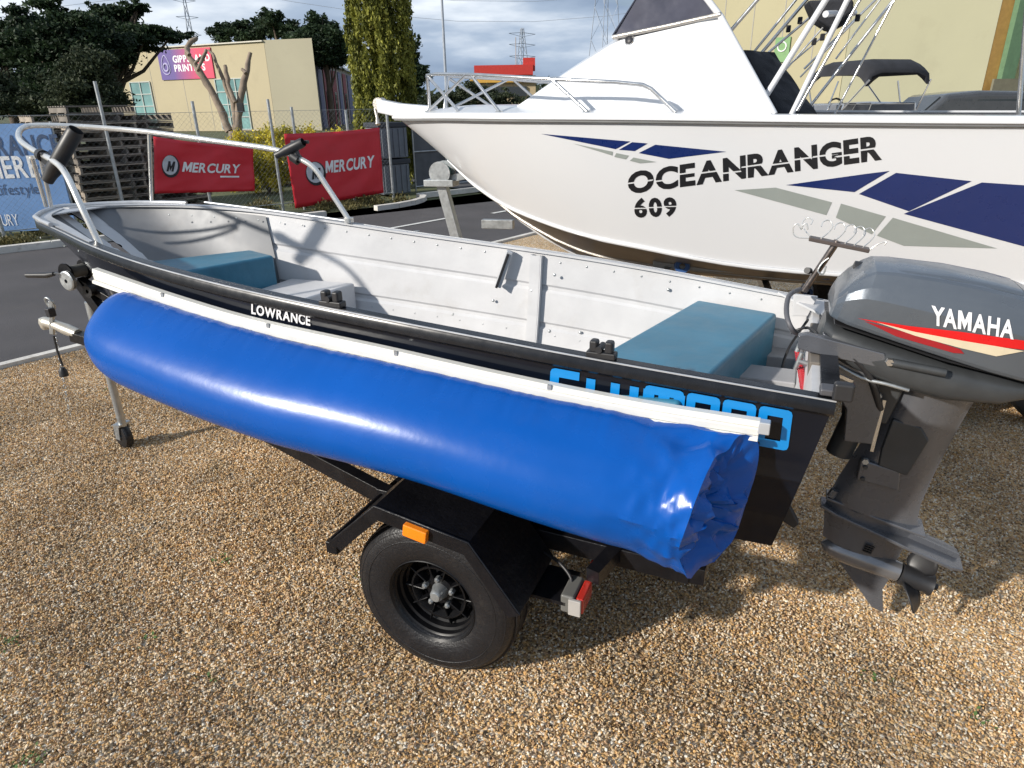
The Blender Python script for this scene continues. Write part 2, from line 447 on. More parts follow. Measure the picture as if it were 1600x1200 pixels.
sp = g.nodes.new('GeometryNodeSetPosition'); nzz = g.nodes.new('ShaderNodeTexNoise'); nzz.inputs['Scale'].default_value = .9; nzz.inputs['Detail'].default_value = 1
sub = g.nodes.new('ShaderNodeVectorMath'); sub.operation = 'SUBTRACT'; sub.inputs[1].default_value = (.5, .5, .5)
scl = g.nodes.new('ShaderNodeVectorMath'); scl.operation = 'SCALE'; scl.inputs['Scale'].default_value = 1.3
g.links.new(nzz.outputs['Color'], sub.inputs[0]); g.links.new(sub.outputs[0], scl.inputs[0]); g.links.new(ic.outputs[0], sp.inputs[0]); g.links.new(scl.outputs[0], sp.inputs['Offset'])
sm_ = g.nodes.new('GeometryNodeSetMaterial'); sm_.inputs['Material'].default_value = ms; g.links.new(sp.outputs[0], sm_.inputs[0])
ip = g.nodes.new('GeometryNodeInstanceOnPoints')
r1 = g.nodes.new('FunctionNodeRandomValue'); r1.data_type = 'FLOAT_VECTOR'; r1.inputs[0].default_value = (0, 0, 0); r1.inputs[1].default_value = (6.28, 6.28, 6.28)
r2 = g.nodes.new('FunctionNodeRandomValue'); r2.data_type = 'FLOAT_VECTOR'; r2.inputs[0].default_value = (.0026, .0024, .0016); r2.inputs[1].default_value = (.0068, .0058, .0038); r2.inputs['Seed'].default_value = 5
m2p = g.nodes.new('GeometryNodeMeshToPoints')
g.links.new(gi.outputs[0], m2p.inputs[0]); g.links.new(m2p.outputs[0], ip.inputs['Points']); g.links.new(sm_.outputs[0], ip.inputs['Instance'])
g.links.new(r1.outputs[0], ip.inputs['Rotation']); g.links.new(r2.outputs[0], ip.inputs['Scale']); g.links.new(ip.outputs[0], go.inputs[0])
po.modifiers.new('scatter', 'NODES').node_group = g
# a few weeds coming through
m_weed = mat('weed_leaf', (.07, .13, .03), .7, var=.4)
mb = MB()
for (px, py, k) in [(350, 878, 30), (12, 1005, 40), (330, 1060, 12), (45, 1190, 36), (1370, 1060, 14), (235, 1000, 8), (1530, 1130, 10), (165, 610, 8), (905, 745, 8), (560, 900, 7)]:
    c = atz(px, py, .006)
    for i in range(k):
        p = c + V((random.gauss(0, .022), random.gauss(0, .022), random.uniform(0, .008))); a = random.uniform(0, 6.28); l_ = random.uniform(.008, .018)
        q = V((math.cos(a), math.sin(a), .5))*l_; s_ = V((-math.sin(a), math.cos(a), 0))*l_*.3
        mb.add([p, p+q*.5+s_, p+q, p+q*.5-s_], [(0, 1, 2, 3)])
tag(mb.build('weeds', m_weed), kind='stuff')

# ------------------------------------------------------------------ foliage builders
def leaves(name, clumps, n_leaf, size, m, parent=None, flat=0., up=0.):
    """leaf-sized faces spread through ellipsoid clumps (centre, radii)"""
    tot = sum(r_[0]*r_[1]*r_[2] for _, r_ in clumps) ** 1.0
    wts = np.array([(r_[0]*r_[1]*r_[2])**.67 for _, r_ in clumps]); cnt = (wts/wts.sum()*n_leaf).astype(int)+1
    vs, fs, tone = [], [], []
    rg = np.random.default_rng(len(clumps)*7+n_leaf)
    for (c, r_), k in zip(clumps, cnt):
        d = rg.normal(size=(k, 3)); d /= np.linalg.norm(d, axis=1)[:, None]
        rad = np.clip(np.abs(rg.normal(.55, .38, k)), 0, 1.55)
        p = np.array(c) + d*rad[:, None]*np.array(r_)
        a = rg.normal(size=(k, 3)); a[:, 2] *= (1-flat); a[:, 2] += up*np.abs(rg.normal(size=k))*2
        a /= np.linalg.norm(a, axis=1)[:, None]
        b_ = np.cross(a, rg.normal(size=(k, 3))); b_ /= np.linalg.norm(b_, axis=1)[:, None]
        s1 = size*rg.uniform(.6, 1.4, k)[:, None]; a = a*s1; b_ = b_*s1*.45
        q = np.stack([p-a, p+b_, p+a, p-b_], 1).reshape(-1, 3)
        base = sum(len(x_) for x_ in vs); vs.append(q)
        fs.append(np.arange(base, base+4*k).reshape(-1, 4)); tone.append(np.repeat(np.clip(rg.normal(rg.uniform(.2, .7), .15, k), 0, 1), 4))
    vs = np.concatenate(vs); fs = np.concatenate(fs); tone = np.concatenate(tone)
    me = bpy.data.meshes.new(name); me.from_pydata(vs.tolist(), [], fs.tolist()); me.materials.append(m)
    at_ = me.attributes.new('tone', 'FLOAT', 'POINT'); at_.data.foreach_set('value', tone.astype('f')); me.update()
    o = bpy.data.objects.new(name, me); COL.objects.link(o)
    if parent: o.parent = parent
    return o
m_bark = mat('bark', (.10, .075, .055), .9, var=.35, vs=3, bump=3, bs=20)
m_pine = leafmat('cypress_needles', (.008, .018, .010), (.045, .075, .032), .35)
m_pine2 = leafmat('grey_green_needles', (.02, .032, .016), (.07, .085, .045), .35)
def tree(label, base_px, Y, blobs, nleaf, size, m, limbs=(), trunk_r=.3, name='pine_tree', flat=.35, cat='tree', group='dark trees behind the yard', fill=10, depth=1.0):
    c0 = aty(base_px, 178, Y); root = thing(name, label, cat, (c0.x, Y, 0), 0, group); o = V((c0.x, Y, 0)); nleaf = int(nleaf*3.0); size *= .58
    rnd = random.Random(int(base_px)*3+nleaf); cl = []; s_ = Y*.93/FPX
    mbt = MB(); top = V((0, 0, 0))
    for (px, py, rx, ry) in blobs:
        c = aty(px, py, Y) - o; RX, RZ = rx*s_, ry*s_*1.25
        for k in range(fill):
            a = rnd.uniform(0, 6.28); q = rnd.uniform(.1, .95)
            cc = c + V((math.cos(a)*RX*q, rnd.uniform(-1, 1)*RX*.7*depth, math.sin(a)*RZ*q*.9))
            f_ = rnd.uniform(.28, .5)
            cl.append((tuple(cc), (RX*f_*1.15, RX*f_, RZ*f_*.85)))
            if k % 2: cl.append((tuple(cc + V((rnd.uniform(-1, 1)*RX*.5, 0, rnd.uniform(-.5, 1)*RZ*.7))), (RX*.16, RX*.16, RZ*.18)))
        if c.z > top.z: top = c
        st = V((0, 0, max(.5, c.z*rnd.uniform(.35, .6)))); mid = (st+c)/2 + V((0, 0, -.1*(c-st).length))
        mbt.tube([st, mid, c, c+V((rnd.uniform(-.3, .3), 0, RZ*.6))], [trunk_r*.45, trunk_r*.3, trunk_r*.16, .02], 6)
    mbt.tube([(0, 0, -.05), (.05, 0, top.z*.4), (top.x*.4, top.y*.4, top.z*.75), (top.x, top.y, top.z)], [trunk_r, trunk_r*.8, trunk_r*.5, .04], 8)
    mbt.build('trunk', m_bark, root, smooth=60)
    leaves('crown', cl, nleaf, size, m, root, flat=flat)
    return root

# dark macrocarpas on the left skyline
tree('dark spreading conifer at the far left edge of the frame', 20, 40, [(15, 72, 50, 22), (45, 50, 46, 20), (70, 130, 50, 30), (55, 95, 55, 24), (30, 22, 22, 10), (-25, 60, 40, 25), (12, 150, 40, 26), (60, 160, 60, 20)], 15000, .20, m_pine)
tree('tall dark conifer with a rounded top left of the cream building', 105, 38, [(100, 60, 55, 26), (95, 18, 34, 14), (120, 95, 60, 30), (90, 130, 60, 26), (140, 40, 34, 18), (60, 80, 34, 20), (130, 70, 50, 24), (110, 150, 60, 20)], 17000, .19, m_pine)
tree('dark layered conifer with flat branches reaching over the cream building', 185, 42, [(175, 18, 34, 13), (190, 42, 44, 16), (215, 12, 16, 5), (230, 50, 50, 11), (160, 65, 45, 22), (268, 56, 26, 7), (205, 65, 60, 12), (185, 90, 40, 22), (150, 25, 22, 12)], 16000, .20, m_pine)
tree('grey green bushy tree beside the cream building', 145, 34, [(140, 110, 36, 30), (160, 130, 26, 34), (120, 140, 35, 30), (150, 88, 24, 16), (160, 160, 30, 16)], 9000, .15, m_pine2, name='bushy_tree', flat=.2, group=None)
tree('dark undergrowth filling the gap below the conifers beside the stacked pallets', 60, 33, [(20, 160, 50, 24), (75, 165, 50, 22), (120, 160, 44, 26), (165, 165, 30, 22), (-20, 150, 40, 30)], 12000, .14, m_pine2, name='undergrowth', flat=.2, group=None, cat='shrub', trunk_r=.08)
tree('small dark conifer showing above the middle of the cream building', 365, 75, [(345, 52, 24, 10), (395, 55, 28, 12), (420, 40, 20, 12), (375, 42, 16, 8)], 7000, .30, m_pine)
tree('two humped dark conifer above the right end of the cream building', 455, 72, [(425, 35, 24, 14), (450, 50, 30, 16), (480, 58, 26, 18), (465, 75, 30, 20)], 8000, .30, m_pine)
tree('dark conifer crowded against the left of the golden cypress', 518, 70, [(505, 45, 22, 18), (500, 75, 34, 22), (530, 70, 24, 24), (520, 95, 26, 14)], 9000, .28, m_pine)
tree('dark ragged tree showing past the right of the golden cypress', 650, 60, [(640, 75, 16, 14), (652, 108, 24, 9), (645, 130, 26, 16), (635, 95, 18, 20)], 6000, .22, m_pine)
tree('low dark shrubbery under the red roofed building', 730, 48, [(700, 160, 36, 10), (740, 150, 30, 16), (780, 158, 36, 12), (660, 165, 20, 8), (820, 160, 24, 10)], 8000, .16, m_pine2, name='shrubbery', flat=.2, group=None, trunk_r=.08)
# thin far woods along the horizon
mb_cl = []
for i in range(90):
    x_ = -160 + i*4.2; y_ = 150 + random.uniform(-8, 8)
    mb_cl.append(((x_, y_, random.uniform(1, 3.5)), (4.5, 4, random.uniform(2.0, 4.5))))
tag(leaves('far_woodland', mb_cl, 14000, .9, m_pine2, flat=.3), kind='stuff')

# the golden pencil cypress
m_gold = leafmat('golden_cypress', (.032, .046, .010), (.36, .36, .065), 2.2)
Yc = 17.0; cb = aty(598, 110, Yc); root = thing('pencil_cypress', 'tall golden green columnar cypress behind the red banners', 'tree', (cb.x, Yc, 0))
cl = []; rc = random.Random(5)
for i in range(640):
    z_ = rc.uniform(.15, 7.3); a = rc.uniform(0, 6.28)
    rad = .74*min(1, (8.0-z_)/3.2)**.6*(.86+.14*min(1, z_/1.0)); rr = rad*rc.uniform(.72, 1.0)
    cl.append(((math.cos(a)*rr, math.sin(a)*rr, z_), (.085, .085, rc.uniform(.22, .42))))
for i in range(40): cl.append(((0, 0, .4+i*.17), (.45*min(1, (7.9-i*.17)/3.6), .45*min(1, (7.9-i*.17)/3.6), .25)))
leaves('crown', cl, 130000, .042, m_gold, root, up=1.6)
MB().tube([(0, 0, -.05), (0, 0, 3), (0, 0, 5.6)], [.12, .08, .02], 10).build('trunk', m_bark, root, smooth=60)

# yellow hedge shrubs in front of the cream building
m_hedge = leafmat('yellow_hedge', (.18, .18, .02), (.75, .62, .06), 3.0)
for lab, px, py, rx, ry, Y_ in [('low yellow leafed shrub behind the left red banner', 372, 212, 24, 17, 17.5), ('broad yellow leafed shrub in front of the cream building', 425, 208, 42, 18, 18), ('yellow shrub rising behind the right red banner', 485, 205, 42, 15, 18.4), ('yellow green shrub growing over the fence between the two red banners', 412, 240, 26, 30, 16.2)]:
    s_ = Y_*.93/FPX; c = aty(px, py, Y_); rt = thing('golden_shrub', lab, 'shrub', (c.x, Y_, 0), 0, 'yellow shrubs along the fence')
    H_ = c.z; cl = [((random.gauss(0, rx*s_*.55), random.gauss(0, .3), max(.1, random.uniform(.1, 1)*(H_+ry*s_*.5)-.1)), (rx*s_*.33, .25, .2)) for _ in range(34)]
    leaves('crown', cl, 9000, .035, m_hedge, rt)
    mb = MB()
    for k in range(5): a = k*1.3; mb.tube([(0, 0, -.02), (math.cos(a)*.15, math.sin(a)*.1, H_*.5), (math.cos(a)*rx*s_*.4, math.sin(a)*.25, H_)], [.03, .02, .008], 6)
    mb.build('stem', m_bark, rt)

# pollarded bare tree
m_pol = mat('pale_bark', (.24, .19, .145), .9, var=.3, vs=5, bump=3, bs=30)
Yp = 18.5; c0 = aty(366, 215, Yp); o0 = V((c0.x, Yp, 0)); root = thing('pollarded_tree', 'bare pollarded tree with stubby cut limbs in front of the cream building', 'tree', o0)
def pp(px, py, dy=0): return aty(px, py, Yp+dy) - o0 - V((0, 0, 0))
base = pp(366, 205); MB().tube([(0, 0, -.05), (0, 0, base.z*.6), base], [.17, .15, .15], 10).build('trunk', m_pol, root, smooth=60)
for pts_, r_ in [([(358, 205), (340, 160), (312, 112), (293, 84), (296, 68), (307, 60)], [.13, .12, .10, .085, .07, .06]), ([(310, 108), (322, 78), (318, 95)], [.05, .045, .03]),
                 ([(368, 205), (366, 170), (352, 135), (336, 92), (326, 78)], [.09, .08, .06, .045, .03]), ([(372, 205), (374, 165), (384, 118), (391, 82)], [.12, .11, .09, .06]), ([(368, 160), (356, 130), (352, 102)], [.07, .07, .055]),
                 ([(385, 115), (378, 108)], [.06, .05]), ([(297, 86), (290, 76)], [.06, .05]), ([(310, 110), (304, 100), (316, 88), (324, 82)], [.05, .04, .03, .015])]:
    pw = smooth_path([pp(x_, y_, .12*k) for k, (x_, y_) in enumerate(pts_)], 5); rw = [r_[min(int(i/5), len(r_)-1)]*(1-(i/5 % 1)) + r_[min(int(i/5)+1, len(r_)-1)]*(i/5 % 1) for i in range(len(pw))]
    MB().tube([p_ + V((random.gauss(0, .008), 0, 0)) for p_ in pw], [q_*.82*random.uniform(.88, 1.14) for q_ in rw], 9).build('limb', m_pol, root, smooth=60)
MB().box(pp(376, 168, -.25), (.16, .1, .22)).build('nest_box', mat('black_plastic', (.02, .02, .022), .45), root, bevel=.01)

# ------------------------------------------------------------------ buildings
m_cream = mat('cream_panel', lin((176, 165, 136)), .85, var=.06, vs=.25, dirt=.12)
m_cream_shade = mat('shaded_cream_panel', lin((166, 160, 138)), .85, var=.06, vs=.25, dirt=.12)  # cream of the turned face, its weaker light painted in as grey
m_teal = mat('teal_glass', (.16, .30, .29), .12, var=.35, vs=.5, spec=.8)
m_wf = mat('window_frame_grey', (.42, .45, .42), .5)
m_grey = mat('grey_render', (.33, .32, .31), .8)
def wall_frame(A, B):
    d_ = (B-A); d_.z = 0; L_ = d_.length; d_ = d_.normalized(); return A, d_, V((d_.y, -d_.x, 0)), L_      # normal towards the camera side
def solve_on(px, py, A, d_):
    """metres along a wall line and height of the point seen at a pixel"""
    r_ = ray(px, py); den = r_.x*d_.y - r_.y*d_.x; t_ = (A.x*d_.y - A.y*d_.x)/den; p = CAM + r_*t_
    return (V((p.x, p.y, 0))-V((A.x, A.y, 0))).dot(d_), p.z
HB = 7.2
c1, c2, c3 = atz(176, 80, HB), atz(412, 65, HB), atz(487, 62, HB)
c1.z = c2.z = c3.z = 0
bld = thing('office_building', 'cream tilt panel building with a purple and red sign above teal windows', 'building')
back = V((-12, 22, 0))
MB().prism([c1, c2, c2+back, c1+back], (0, 0, HB)).build('wall', m_cream, bld)
MB().prism([c2+V((.02, 0, 0)), c3, c3+back, c2+back+V((.02, 0, 0))], (0, 0, HB+.12)).build('wall', m_cream_shade, bld)
A1, d1, n1, L1 = wall_frame(c1, c2)
def on_wall(u_, z_, off, A=A1, d_=d1, n_=n1): return V((A.x, A.y, 0)) + d_*u_ + n_*off + V((0, 0, z_))
def window(px0, py0, px1, py1, cols, rows, parent, A, d_, n_, hint=None, mg_=None):
    u0_, z1_ = solve_on(px0, py0, A, d_); u1_, z0_ = solve_on(px1, py1, A, d_); z0_ = max(z0_, .15)
    fr_ = MB(); P = lambda u_, z_, o_: V((A.x, A.y, 0)) + d_*u_ + n_*o_ + V((0, 0, z_))
    for i in range(cols+1): uu = u0_+(u1_-u0_)*i/cols; fr_.beam(P(uu, z0_, .05), P(uu, z1_, .05), .09, .12, up=tuple(n_))
    for j in range(rows+1): zz = z0_+(z1_-z0_)*j/rows; fr_.beam(P(u0_, zz, .045), P(u1_, zz, .045), .11, .08)
    w_ = fr_.build('window', m_wf, parent)
    for i in range(cols):
        for j in range(rows):
            a_, b_ = u0_+(u1_-u0_)*(i+.03)/cols, u0_+(u1_-u0_)*(i+.97)/cols; e_, f_ = z0_+(z1_-z0_)*(j+.03)/rows, z0_+(z1_-z0_)*(j+.97)/rows
            MB().prism([P(a_, e_, .012), P(b_, e_, .012), P(b_, f_, .012), P(a_, f_, .012)], n_*.02).build('pane', mg_ or m_teal, w_)
    return w_
window(203, 129, 258, 245, 2, 4, bld, A1, d1, n1)
window(336, 124, 401, 245, 3, 4, bld, A1, d1, n1)
for px in (236, 285, 322):                                    # joints between the tilt panels stand out as shallow strips
    u_, _ = solve_on(px, 120, A1, d1); MB().beam(on_wall(u_, .1, .004), on_wall(u_, HB-.1, .004), .03, .02, up=tuple(n1)).build('panel_joint', m_grey, bld)
A2, d2, n2, L2 = wall_frame(c2, c3)
MB().beam(c1 + V((0, 0, HB+.05)), c2 + V((-.05, 0, HB+.05)), .35, .10).build('parapet_cap', mat('cap_flashing', (.55, .52, .44), .5), bld)
# sign: purple to red gradient print
ms_ = bpy.data.materials.new('sign_print'); ms_.use_nodes = True; t = ms_.node_tree
uu0, zt = solve_on(246, 79, A1, d1); uu1, zb = solve_on(337, 122, A1, d1)
sg = thing('building_sign', 'purple and red sign board high on the cream building', 'sign', on_wall(uu0, zb, .03), math.atan2(d1.y, d1.x))
tcn = t.nodes.new('ShaderNodeTexCoord'); sxx = t.nodes.new('ShaderNodeSeparateXYZ'); t.links.new(tcn.outputs['Object'], sxx.inputs[0])
mrr = t.nodes.new('ShaderNodeMapRange'); mrr.inputs[2].default_value = uu1-uu0; t.links.new(sxx.outputs[0], mrr.inputs[0])
crr = t.nodes.new('ShaderNodeValToRGB'); e_ = crr.color_ramp.elements; e_[0].color = (*lin((92, 76, 140)), 1); e_[1].color = (*lin((205, 62, 92)), 1); e_[0].position = .25; e_[1].position = .75
t.links.new(mrr.outputs[0], crr.inputs[0]); t.links.new(crr.outputs[0], t.nodes['Principled BSDF'].inputs['Base Color']); t.nodes['Principled BSDF'].inputs['Roughness'].default_value = .5
SW, SH = uu1-uu0, zt-zb
MB().box((SW/2, -.04, SH/2), (SW, .08, SH)).build('sign_panel', ms_, sg)
m_wp = mat('white_print', (.80, .80, .80), .5, var=.03)
for tx, a0, a1, b0, b1 in [('GIPPSLAND', .28, .97, .56, .80), ('PRINTERS', .28, .86, .26, .50)]:
    on_plane(glyphs(tx, .03, 0, .3), lambda u_, v_: V((SW*(a0+(a1-a0)*u_), -.088, SH*(b0+(b1-b0)*v_)))).build('sign_lettering', m_wp, sg, recalc=False)
mb = MB()                                                     # droplet outline and disc emblem
ring = [(.125+.075*math.sin(t_)*(1-.35*math.cos(t_)), .50+.32*-math.cos(t_)*(-1)) for t_ in [k*math.pi/12 for k in range(24)]]
mb.tube([V((SW*p[0], -.09, SH*p[1])) for p in ring], .05, 6, closed=True)
mb.tube([V((SW*(.125+.045*math.sin(k*.524)), -.09, SH*(.42+.13*math.cos(k*.524)))) for k in range(12)], .09, 6, closed=True)
mb.build('sign_emblem', mat('lilac_print', (.45, .42, .62), .5), sg)
# low annex receding to the right with coloured columns
a1_ = atz(491, 93, 6.0); a2_ = atz(548, 113, 6.0); a1_.z = a2_.z = 0
anx = thing('warehouse_annex', 'low grey warehouse with red and purple panels between the cream building and the golden cypress', 'building')
MB().prism([a1_, a2_, a2_+V((-5, 8, 0)), a1_+V((-5, 8, 0))], (0, 0, 5.9)).build('wall', m_grey, anx)
A3, d3, n3, L3 = wall_frame(a1_, a2_)
MB().beam(a1_+V((0, 0, 6.0)), a2_+V((0, 0, 6.0)), .9, .22).build('roof', mat('white_gutter', (.6, .62, .62), .5), anx)
P3 = lambda u_, z_, o_: V((A3.x, A3.y, 0)) + d3*u_ + n3*o_ + V((0, 0, z_))
m_red = mat('maroon_panel', lin((128, 62, 66)), .7); m_pur = mat('slate_blue_panel', lin((92, 96, 128)), .6)
for k, (f0, f1, mm) in enumerate([(.02, .10, m_pur), (.14, .30, m_red), (.34, .46, m_red), (.52, .60, m_pur), (.66, .76, m_red), (.82, .94, m_pur)]):
    o_ = .06
    MB().prism([P3(L3*f0, .1, o_), P3(L3*f1, .1, o_), P3(L3*f1, 5.5, o_), P3(L3*f0, 5.5, o_)], n3*.05).build('wall_panel', mm, anx)
for f0 in (.16, .37, .68):
    MB().prism([P3(L3*f0, .1, .13), P3(L3*(f0+.05), .1, .13), P3(L3*(f0+.05), 3.4, .13), P3(L3*f0, 3.4, .13)], n3*.03).build('window', mat('dark_glass', (.02, .025, .03), .1, spec=.8), anx)

# red roofed restaurant far behind
rb = thing('restaurant', 'distant cream building with a bright red roof seen above the bow rail', 'building')
p = aty(790, 125, 82)
MB().box((p.x, 84, 2.4), (6.6, 6, 4.8)).build('wall', mat('warm_wall', (.46, .36, .22), .8), rb)
MB().box((p.x-.2, 84, 5.35), (6.4, 7, 1.0)).build('roof', mat('red_roof', lin((186, 52, 44)), .6), rb)
MB().box((p.x+2.6, 81.6, 5.9), (1.3, 1.2, 1.3)).build('chimney', mat('red_roof', lin((186, 52, 44)), .6), rb)
MB().box((p.x-.4, 80.9, 3.2), (5.4, .2, 1.0)).build('window', MATS['dark_glass'], rb)
MB().box((p.x-.2, 80.7, 4.3), (7.4, .3, .35)).build('fascia', mat('yellow_trim', lin((206, 160, 70)), .6), rb)
MB().tube([(p.x+1.2, 84, 5.5), (p.x+1.2, 84, 8.8)], .05, 6).build('mast', m_grey, rb)

# street lamp, pylons with wires
m_gal = mat('galvanised_steel', (.42, .44, .45), .42, .75, var=.2, vs=14, rvar=.15)
m_pole = mat('hazy_grey_pole', (.34, .37, .42), .5)  # lighter bluish grey: distance haze on the pylons painted into the colour
q = aty(699, 176, 46); lp = thing('light_pole', 'slim grey light pole standing behind the raised boat rail', 'pole', (q.x, 46, 0))
MB().tube([(0, 0, -.05), (0, 0, 11), (-.4, 0, 11.6), (-1.4, 0, 11.8)], [.10, .06, .05, .04], 10).build('pole', m_pole, lp, smooth=50); MB().box((-1.6, 0, 11.78), (.6, .22, .12)).build('lamp_head', m_pole, lp)
def pylon(px, Y_, h, lab, wd=5.):
    c = aty(px, 170, Y_); r_ = thing('power_pylon', lab, 'pylon', (c.x, Y_, 0), .5, 'lattice pylons on the skyline'); mb = MB()
    W_ = lambda z_: wd*(1-z_/h*.86)/2
    zs = [0, h*.2, h*.38, h*.54, h*.68, h*.8, h*.9, h]; tk = Y_*.00042
    for a, b_ in ((-1, -1), (-1, 1), (1, -1), (1, 1)): mb.tube([(a*W_(z_), b_*W_(z_), z_-.05) for z_ in zs], tk, 4)
    for z0_, z1_ in zip(zs[:-1], zs[1:]):
        for s_ in (-1, 1):
            mb.tube([(-W_(z0_), s_*W_(z0_), z0_), (W_(z1_), s_*W_(z1_), z1_)], tk*.6, 3); mb.tube([(W_(z0_), s_*W_(z0_), z0_), (-W_(z1_), s_*W_(z1_), z1_)], tk*.6, 3)
            mb.tube([(s_*W_(z0_), -W_(z0_), z0_), (s_*W_(z1_), W_(z1_), z1_)], tk*.6, 3)
    mb.build('lattice_tower', m_pole, r_)
    for f_ in (.66, .8, .93):
        a = MB(); L_ = wd*.95; a.tube([(-L_, 0, h*f_), (0, 0, h*f_+.5), (L_, 0, h*f_)], tk, 4); a.tube([(-L_, 0, h*f_), (0, 0, h*f_-1.2), (L_, 0, h*f_)], tk*.7, 4); a.build('cross_arm', m_pole, r_)
    return c
pylon(942, 150, 36, 'tall lattice pylon rising beside the white cabin roof', 6)
pylon(817, 330, 33, 'small distant pylon on the skyline left of the white cabin', 7)
pylon(318, 420, 62, 'faint lattice pylon standing behind the trees above the cream building', 6)
pylon(229, 420, 74, 'slender pylon behind the dark conifers, left of the other pylon', 6)
for k, zz in enumerate((27, 29, 33, 24)):
    mb = MB(); mb.tube([V((-170+i*16, 120+i*3.2+k*2, zz-6*math.sin(math.pi*((i % 7)/7)))) for i in range(26)], .045, 4); tag(mb.build('power_line', m_pole), ['second highest', 'third highest', 'topmost', 'lowest'][k] + ' of the four thin power lines sagging across the sky', 'power line', 'overhead power lines')

# big cream shed on the right
bgR = thing('cream_warehouse', 'large pale cream warehouse behind the white boat, striped green at its right end', 'building')
w1 = aty(1080, 150, 38); w2 = aty(1311, 150, 33); w3 = aty(1532, 150, 30); w4 = aty(1720, 150, 31)
for p in (w1, w2, w3, w4): p.z = 0
HR = 7.5
MB().prism([w1, w2, w2+V((4, 20, 0)), w1+V((4, 20, 0))], (0, 0, HR)).build('wall', mat('shed_cream', lin((168, 161, 130)), .85, var=.05, vs=.3, dirt=.1), bgR)
MB().prism([w2+V((.02, 0, 0)), w3, w3+V((3, 16, 0)), w2+V((3, 18, 0))], (0, 0, HR+.15)).build('wall', mat('shed_cream_less_lit', lin((160, 158, 132)), .85, var=.05, vs=.3, dirt=.1), bgR)  # second wall: greyer copy of the shed cream, painted for the less lit face
MB().prism([w3+V((.02, 0, 0)), w4, w4+V((3, 10, 0)), w3+V((3.5, 15, 0))], (0, 0, HR+.3)).build('wall', mat('ochre_wall', lin((168, 132, 72)), .8, dirt=.1), bgR)
A4, d4, n4, L4 = wall_frame(w3, w4)
P4 = lambda u_, z_, o_: V((A4.x, A4.y, 0)) + d4*u_ + n4*o_ + V((0, 0, z_))
for px, wd_, mm in [(1562, 1.0, mat('green_column', lin((92, 122, 92)), .7)), (1582, .35, mat('cream_stripe', lin((205, 195, 150)), .8)), (1600, 1.0, MATS['green_column']), (1640, .8, MATS['cream_stripe'])]:
    u_, _ = solve_on(px, 100, A4, d4); MB().prism([P4(u_, 1.5, .02), P4(u_+wd_, 1.5, .02), P4(u_+wd_, HR+.3, .02), P4(u_, HR+.3, .02)], n4*.25).build('column', mm, bgR)
MB().prism([P4(.1, 0, .3), P4(L4, 0, .3), P4(L4, 2.45, .3), P4(.1, 2.45, .3)], n4*.1).build('base_wall', mat('olive_base', (.17, .16, .11), .85), bgR)
A5, d5, n5, L5 = wall_frame(w1, w2)
for f_ in (.2, .4, .6, .8):
    MB().beam(V((w1.x, w1.y, .1))+d5*L5*f_+n5*.005, V((w1.x, w1.y, HR-.1))+d5*L5*f_+n5*.005, .03, .02, up=tuple(n5)).build('panel_joint', m_grey, bgR)
MB().beam(w1+V((0, 0, HR+.06)), w2+V((0, 0, HR+.06)), .3, .12).build('parapet_cap', MATS['cap_flashing'], bgR)
# small green and white sign on that wall
u_, z_ = solve_on(1223, 75, A5, d5); gs = thing('wall_sign', 'small green sign fixed low on the cream warehouse wall', 'sign')
P5 = lambda uu_, zz_, o_: V((A5.x, A5.y, 0)) + d5*uu_ + n5*o_ + V((0, 0, zz_))
MB().prism([P5(u_-.35, z_-.6, .03), P5(u_+.35, z_-.6, .03), P5(u_+.35, z_+.45, .03), P5(u_-.35, z_+.45, .03)], n5*.05).build('sign_panel', mat('green_sign', lin((112, 150, 98)), .6), gs)
m4 = MB(); m4.tube([P5(u_+.2*math.cos(k*.524), z_+.05+.2*math.sin(k*.524), .1) for k in range(12)], .03, 6, closed=True); m4.build('sign_emblem', m_wp, gs)
# ------------------------------------------------------------------ fence and what hangs on it
FO = FA + fn*1.35 - fd*3.0; FO.z = 0
def fence_uz(px, py, off=0.): return solve_on(px, py, FO + fn*off, fd)
def F3(u_, z_, o_=0.): return FO + fd*u_ - fn*o_ + V((0, 0, z_))
fence = thing('chainlink_fence', 'galvanised chainlink fence running behind the red banners', 'fence', (0, 0, 0))
for (px, ptop, lean) in [(148, 127, 0), (-60, 150, 0), (418, 155, 0), (455, 167, 0), (604, 176, 0), (540, 172, 0), (300, 158, 0)]:
    u_, z_ = fence_uz(px, ptop)
    MB().tube([F3(u_, -.05), F3(u_, z_)], .028, 8).build('post', m_gal, fence, smooth=50)
ua, _ = fence_uz(-60, 200); ub, _ = fence_uz(604, 200)
MB().tube([F3(ua, 1.75), F3(ub, 1.75)], .003, 6).build('rail', m_gal, fence); MB().tube([F3(ua, .12), F3(ub, .12)], .008, 6).build('rail', m_gal, fence)
mb = MB(); st = .085; h_ = 1.65
k = ua - h_
while k < ub:
    for sgn in (1, -1):
        a, b = (k, .1), (k+h_, .1+h_)
        if sgn < 0: a, b = (k+h_, .1), (k, .1+h_)
        def clip(p, q):
            x0_, x1_ = (p, q) if p[0] < q[0] else (q, p)
            if x1_[0] <= ua or x0_[0] >= ub: return None
            f = lambda xx: x0_[1] + (x1_[1]-x0_[1])*(xx-x0_[0])/(x1_[0]-x0_[0])
            lo, hi = max(x0_[0], ua), min(x1_[0], ub); return (lo, f(lo)), (hi, f(hi))
        c_ = clip(a, b)
        if c_: mb.tube([F3(*c_[0], .004*sgn), F3(*c_[1], .004*sgn)], .0012, 3, caps=False)
    k += st
tag(mb.build('wire_mesh', m_gal, fence, recalc=False), kind='stuff')

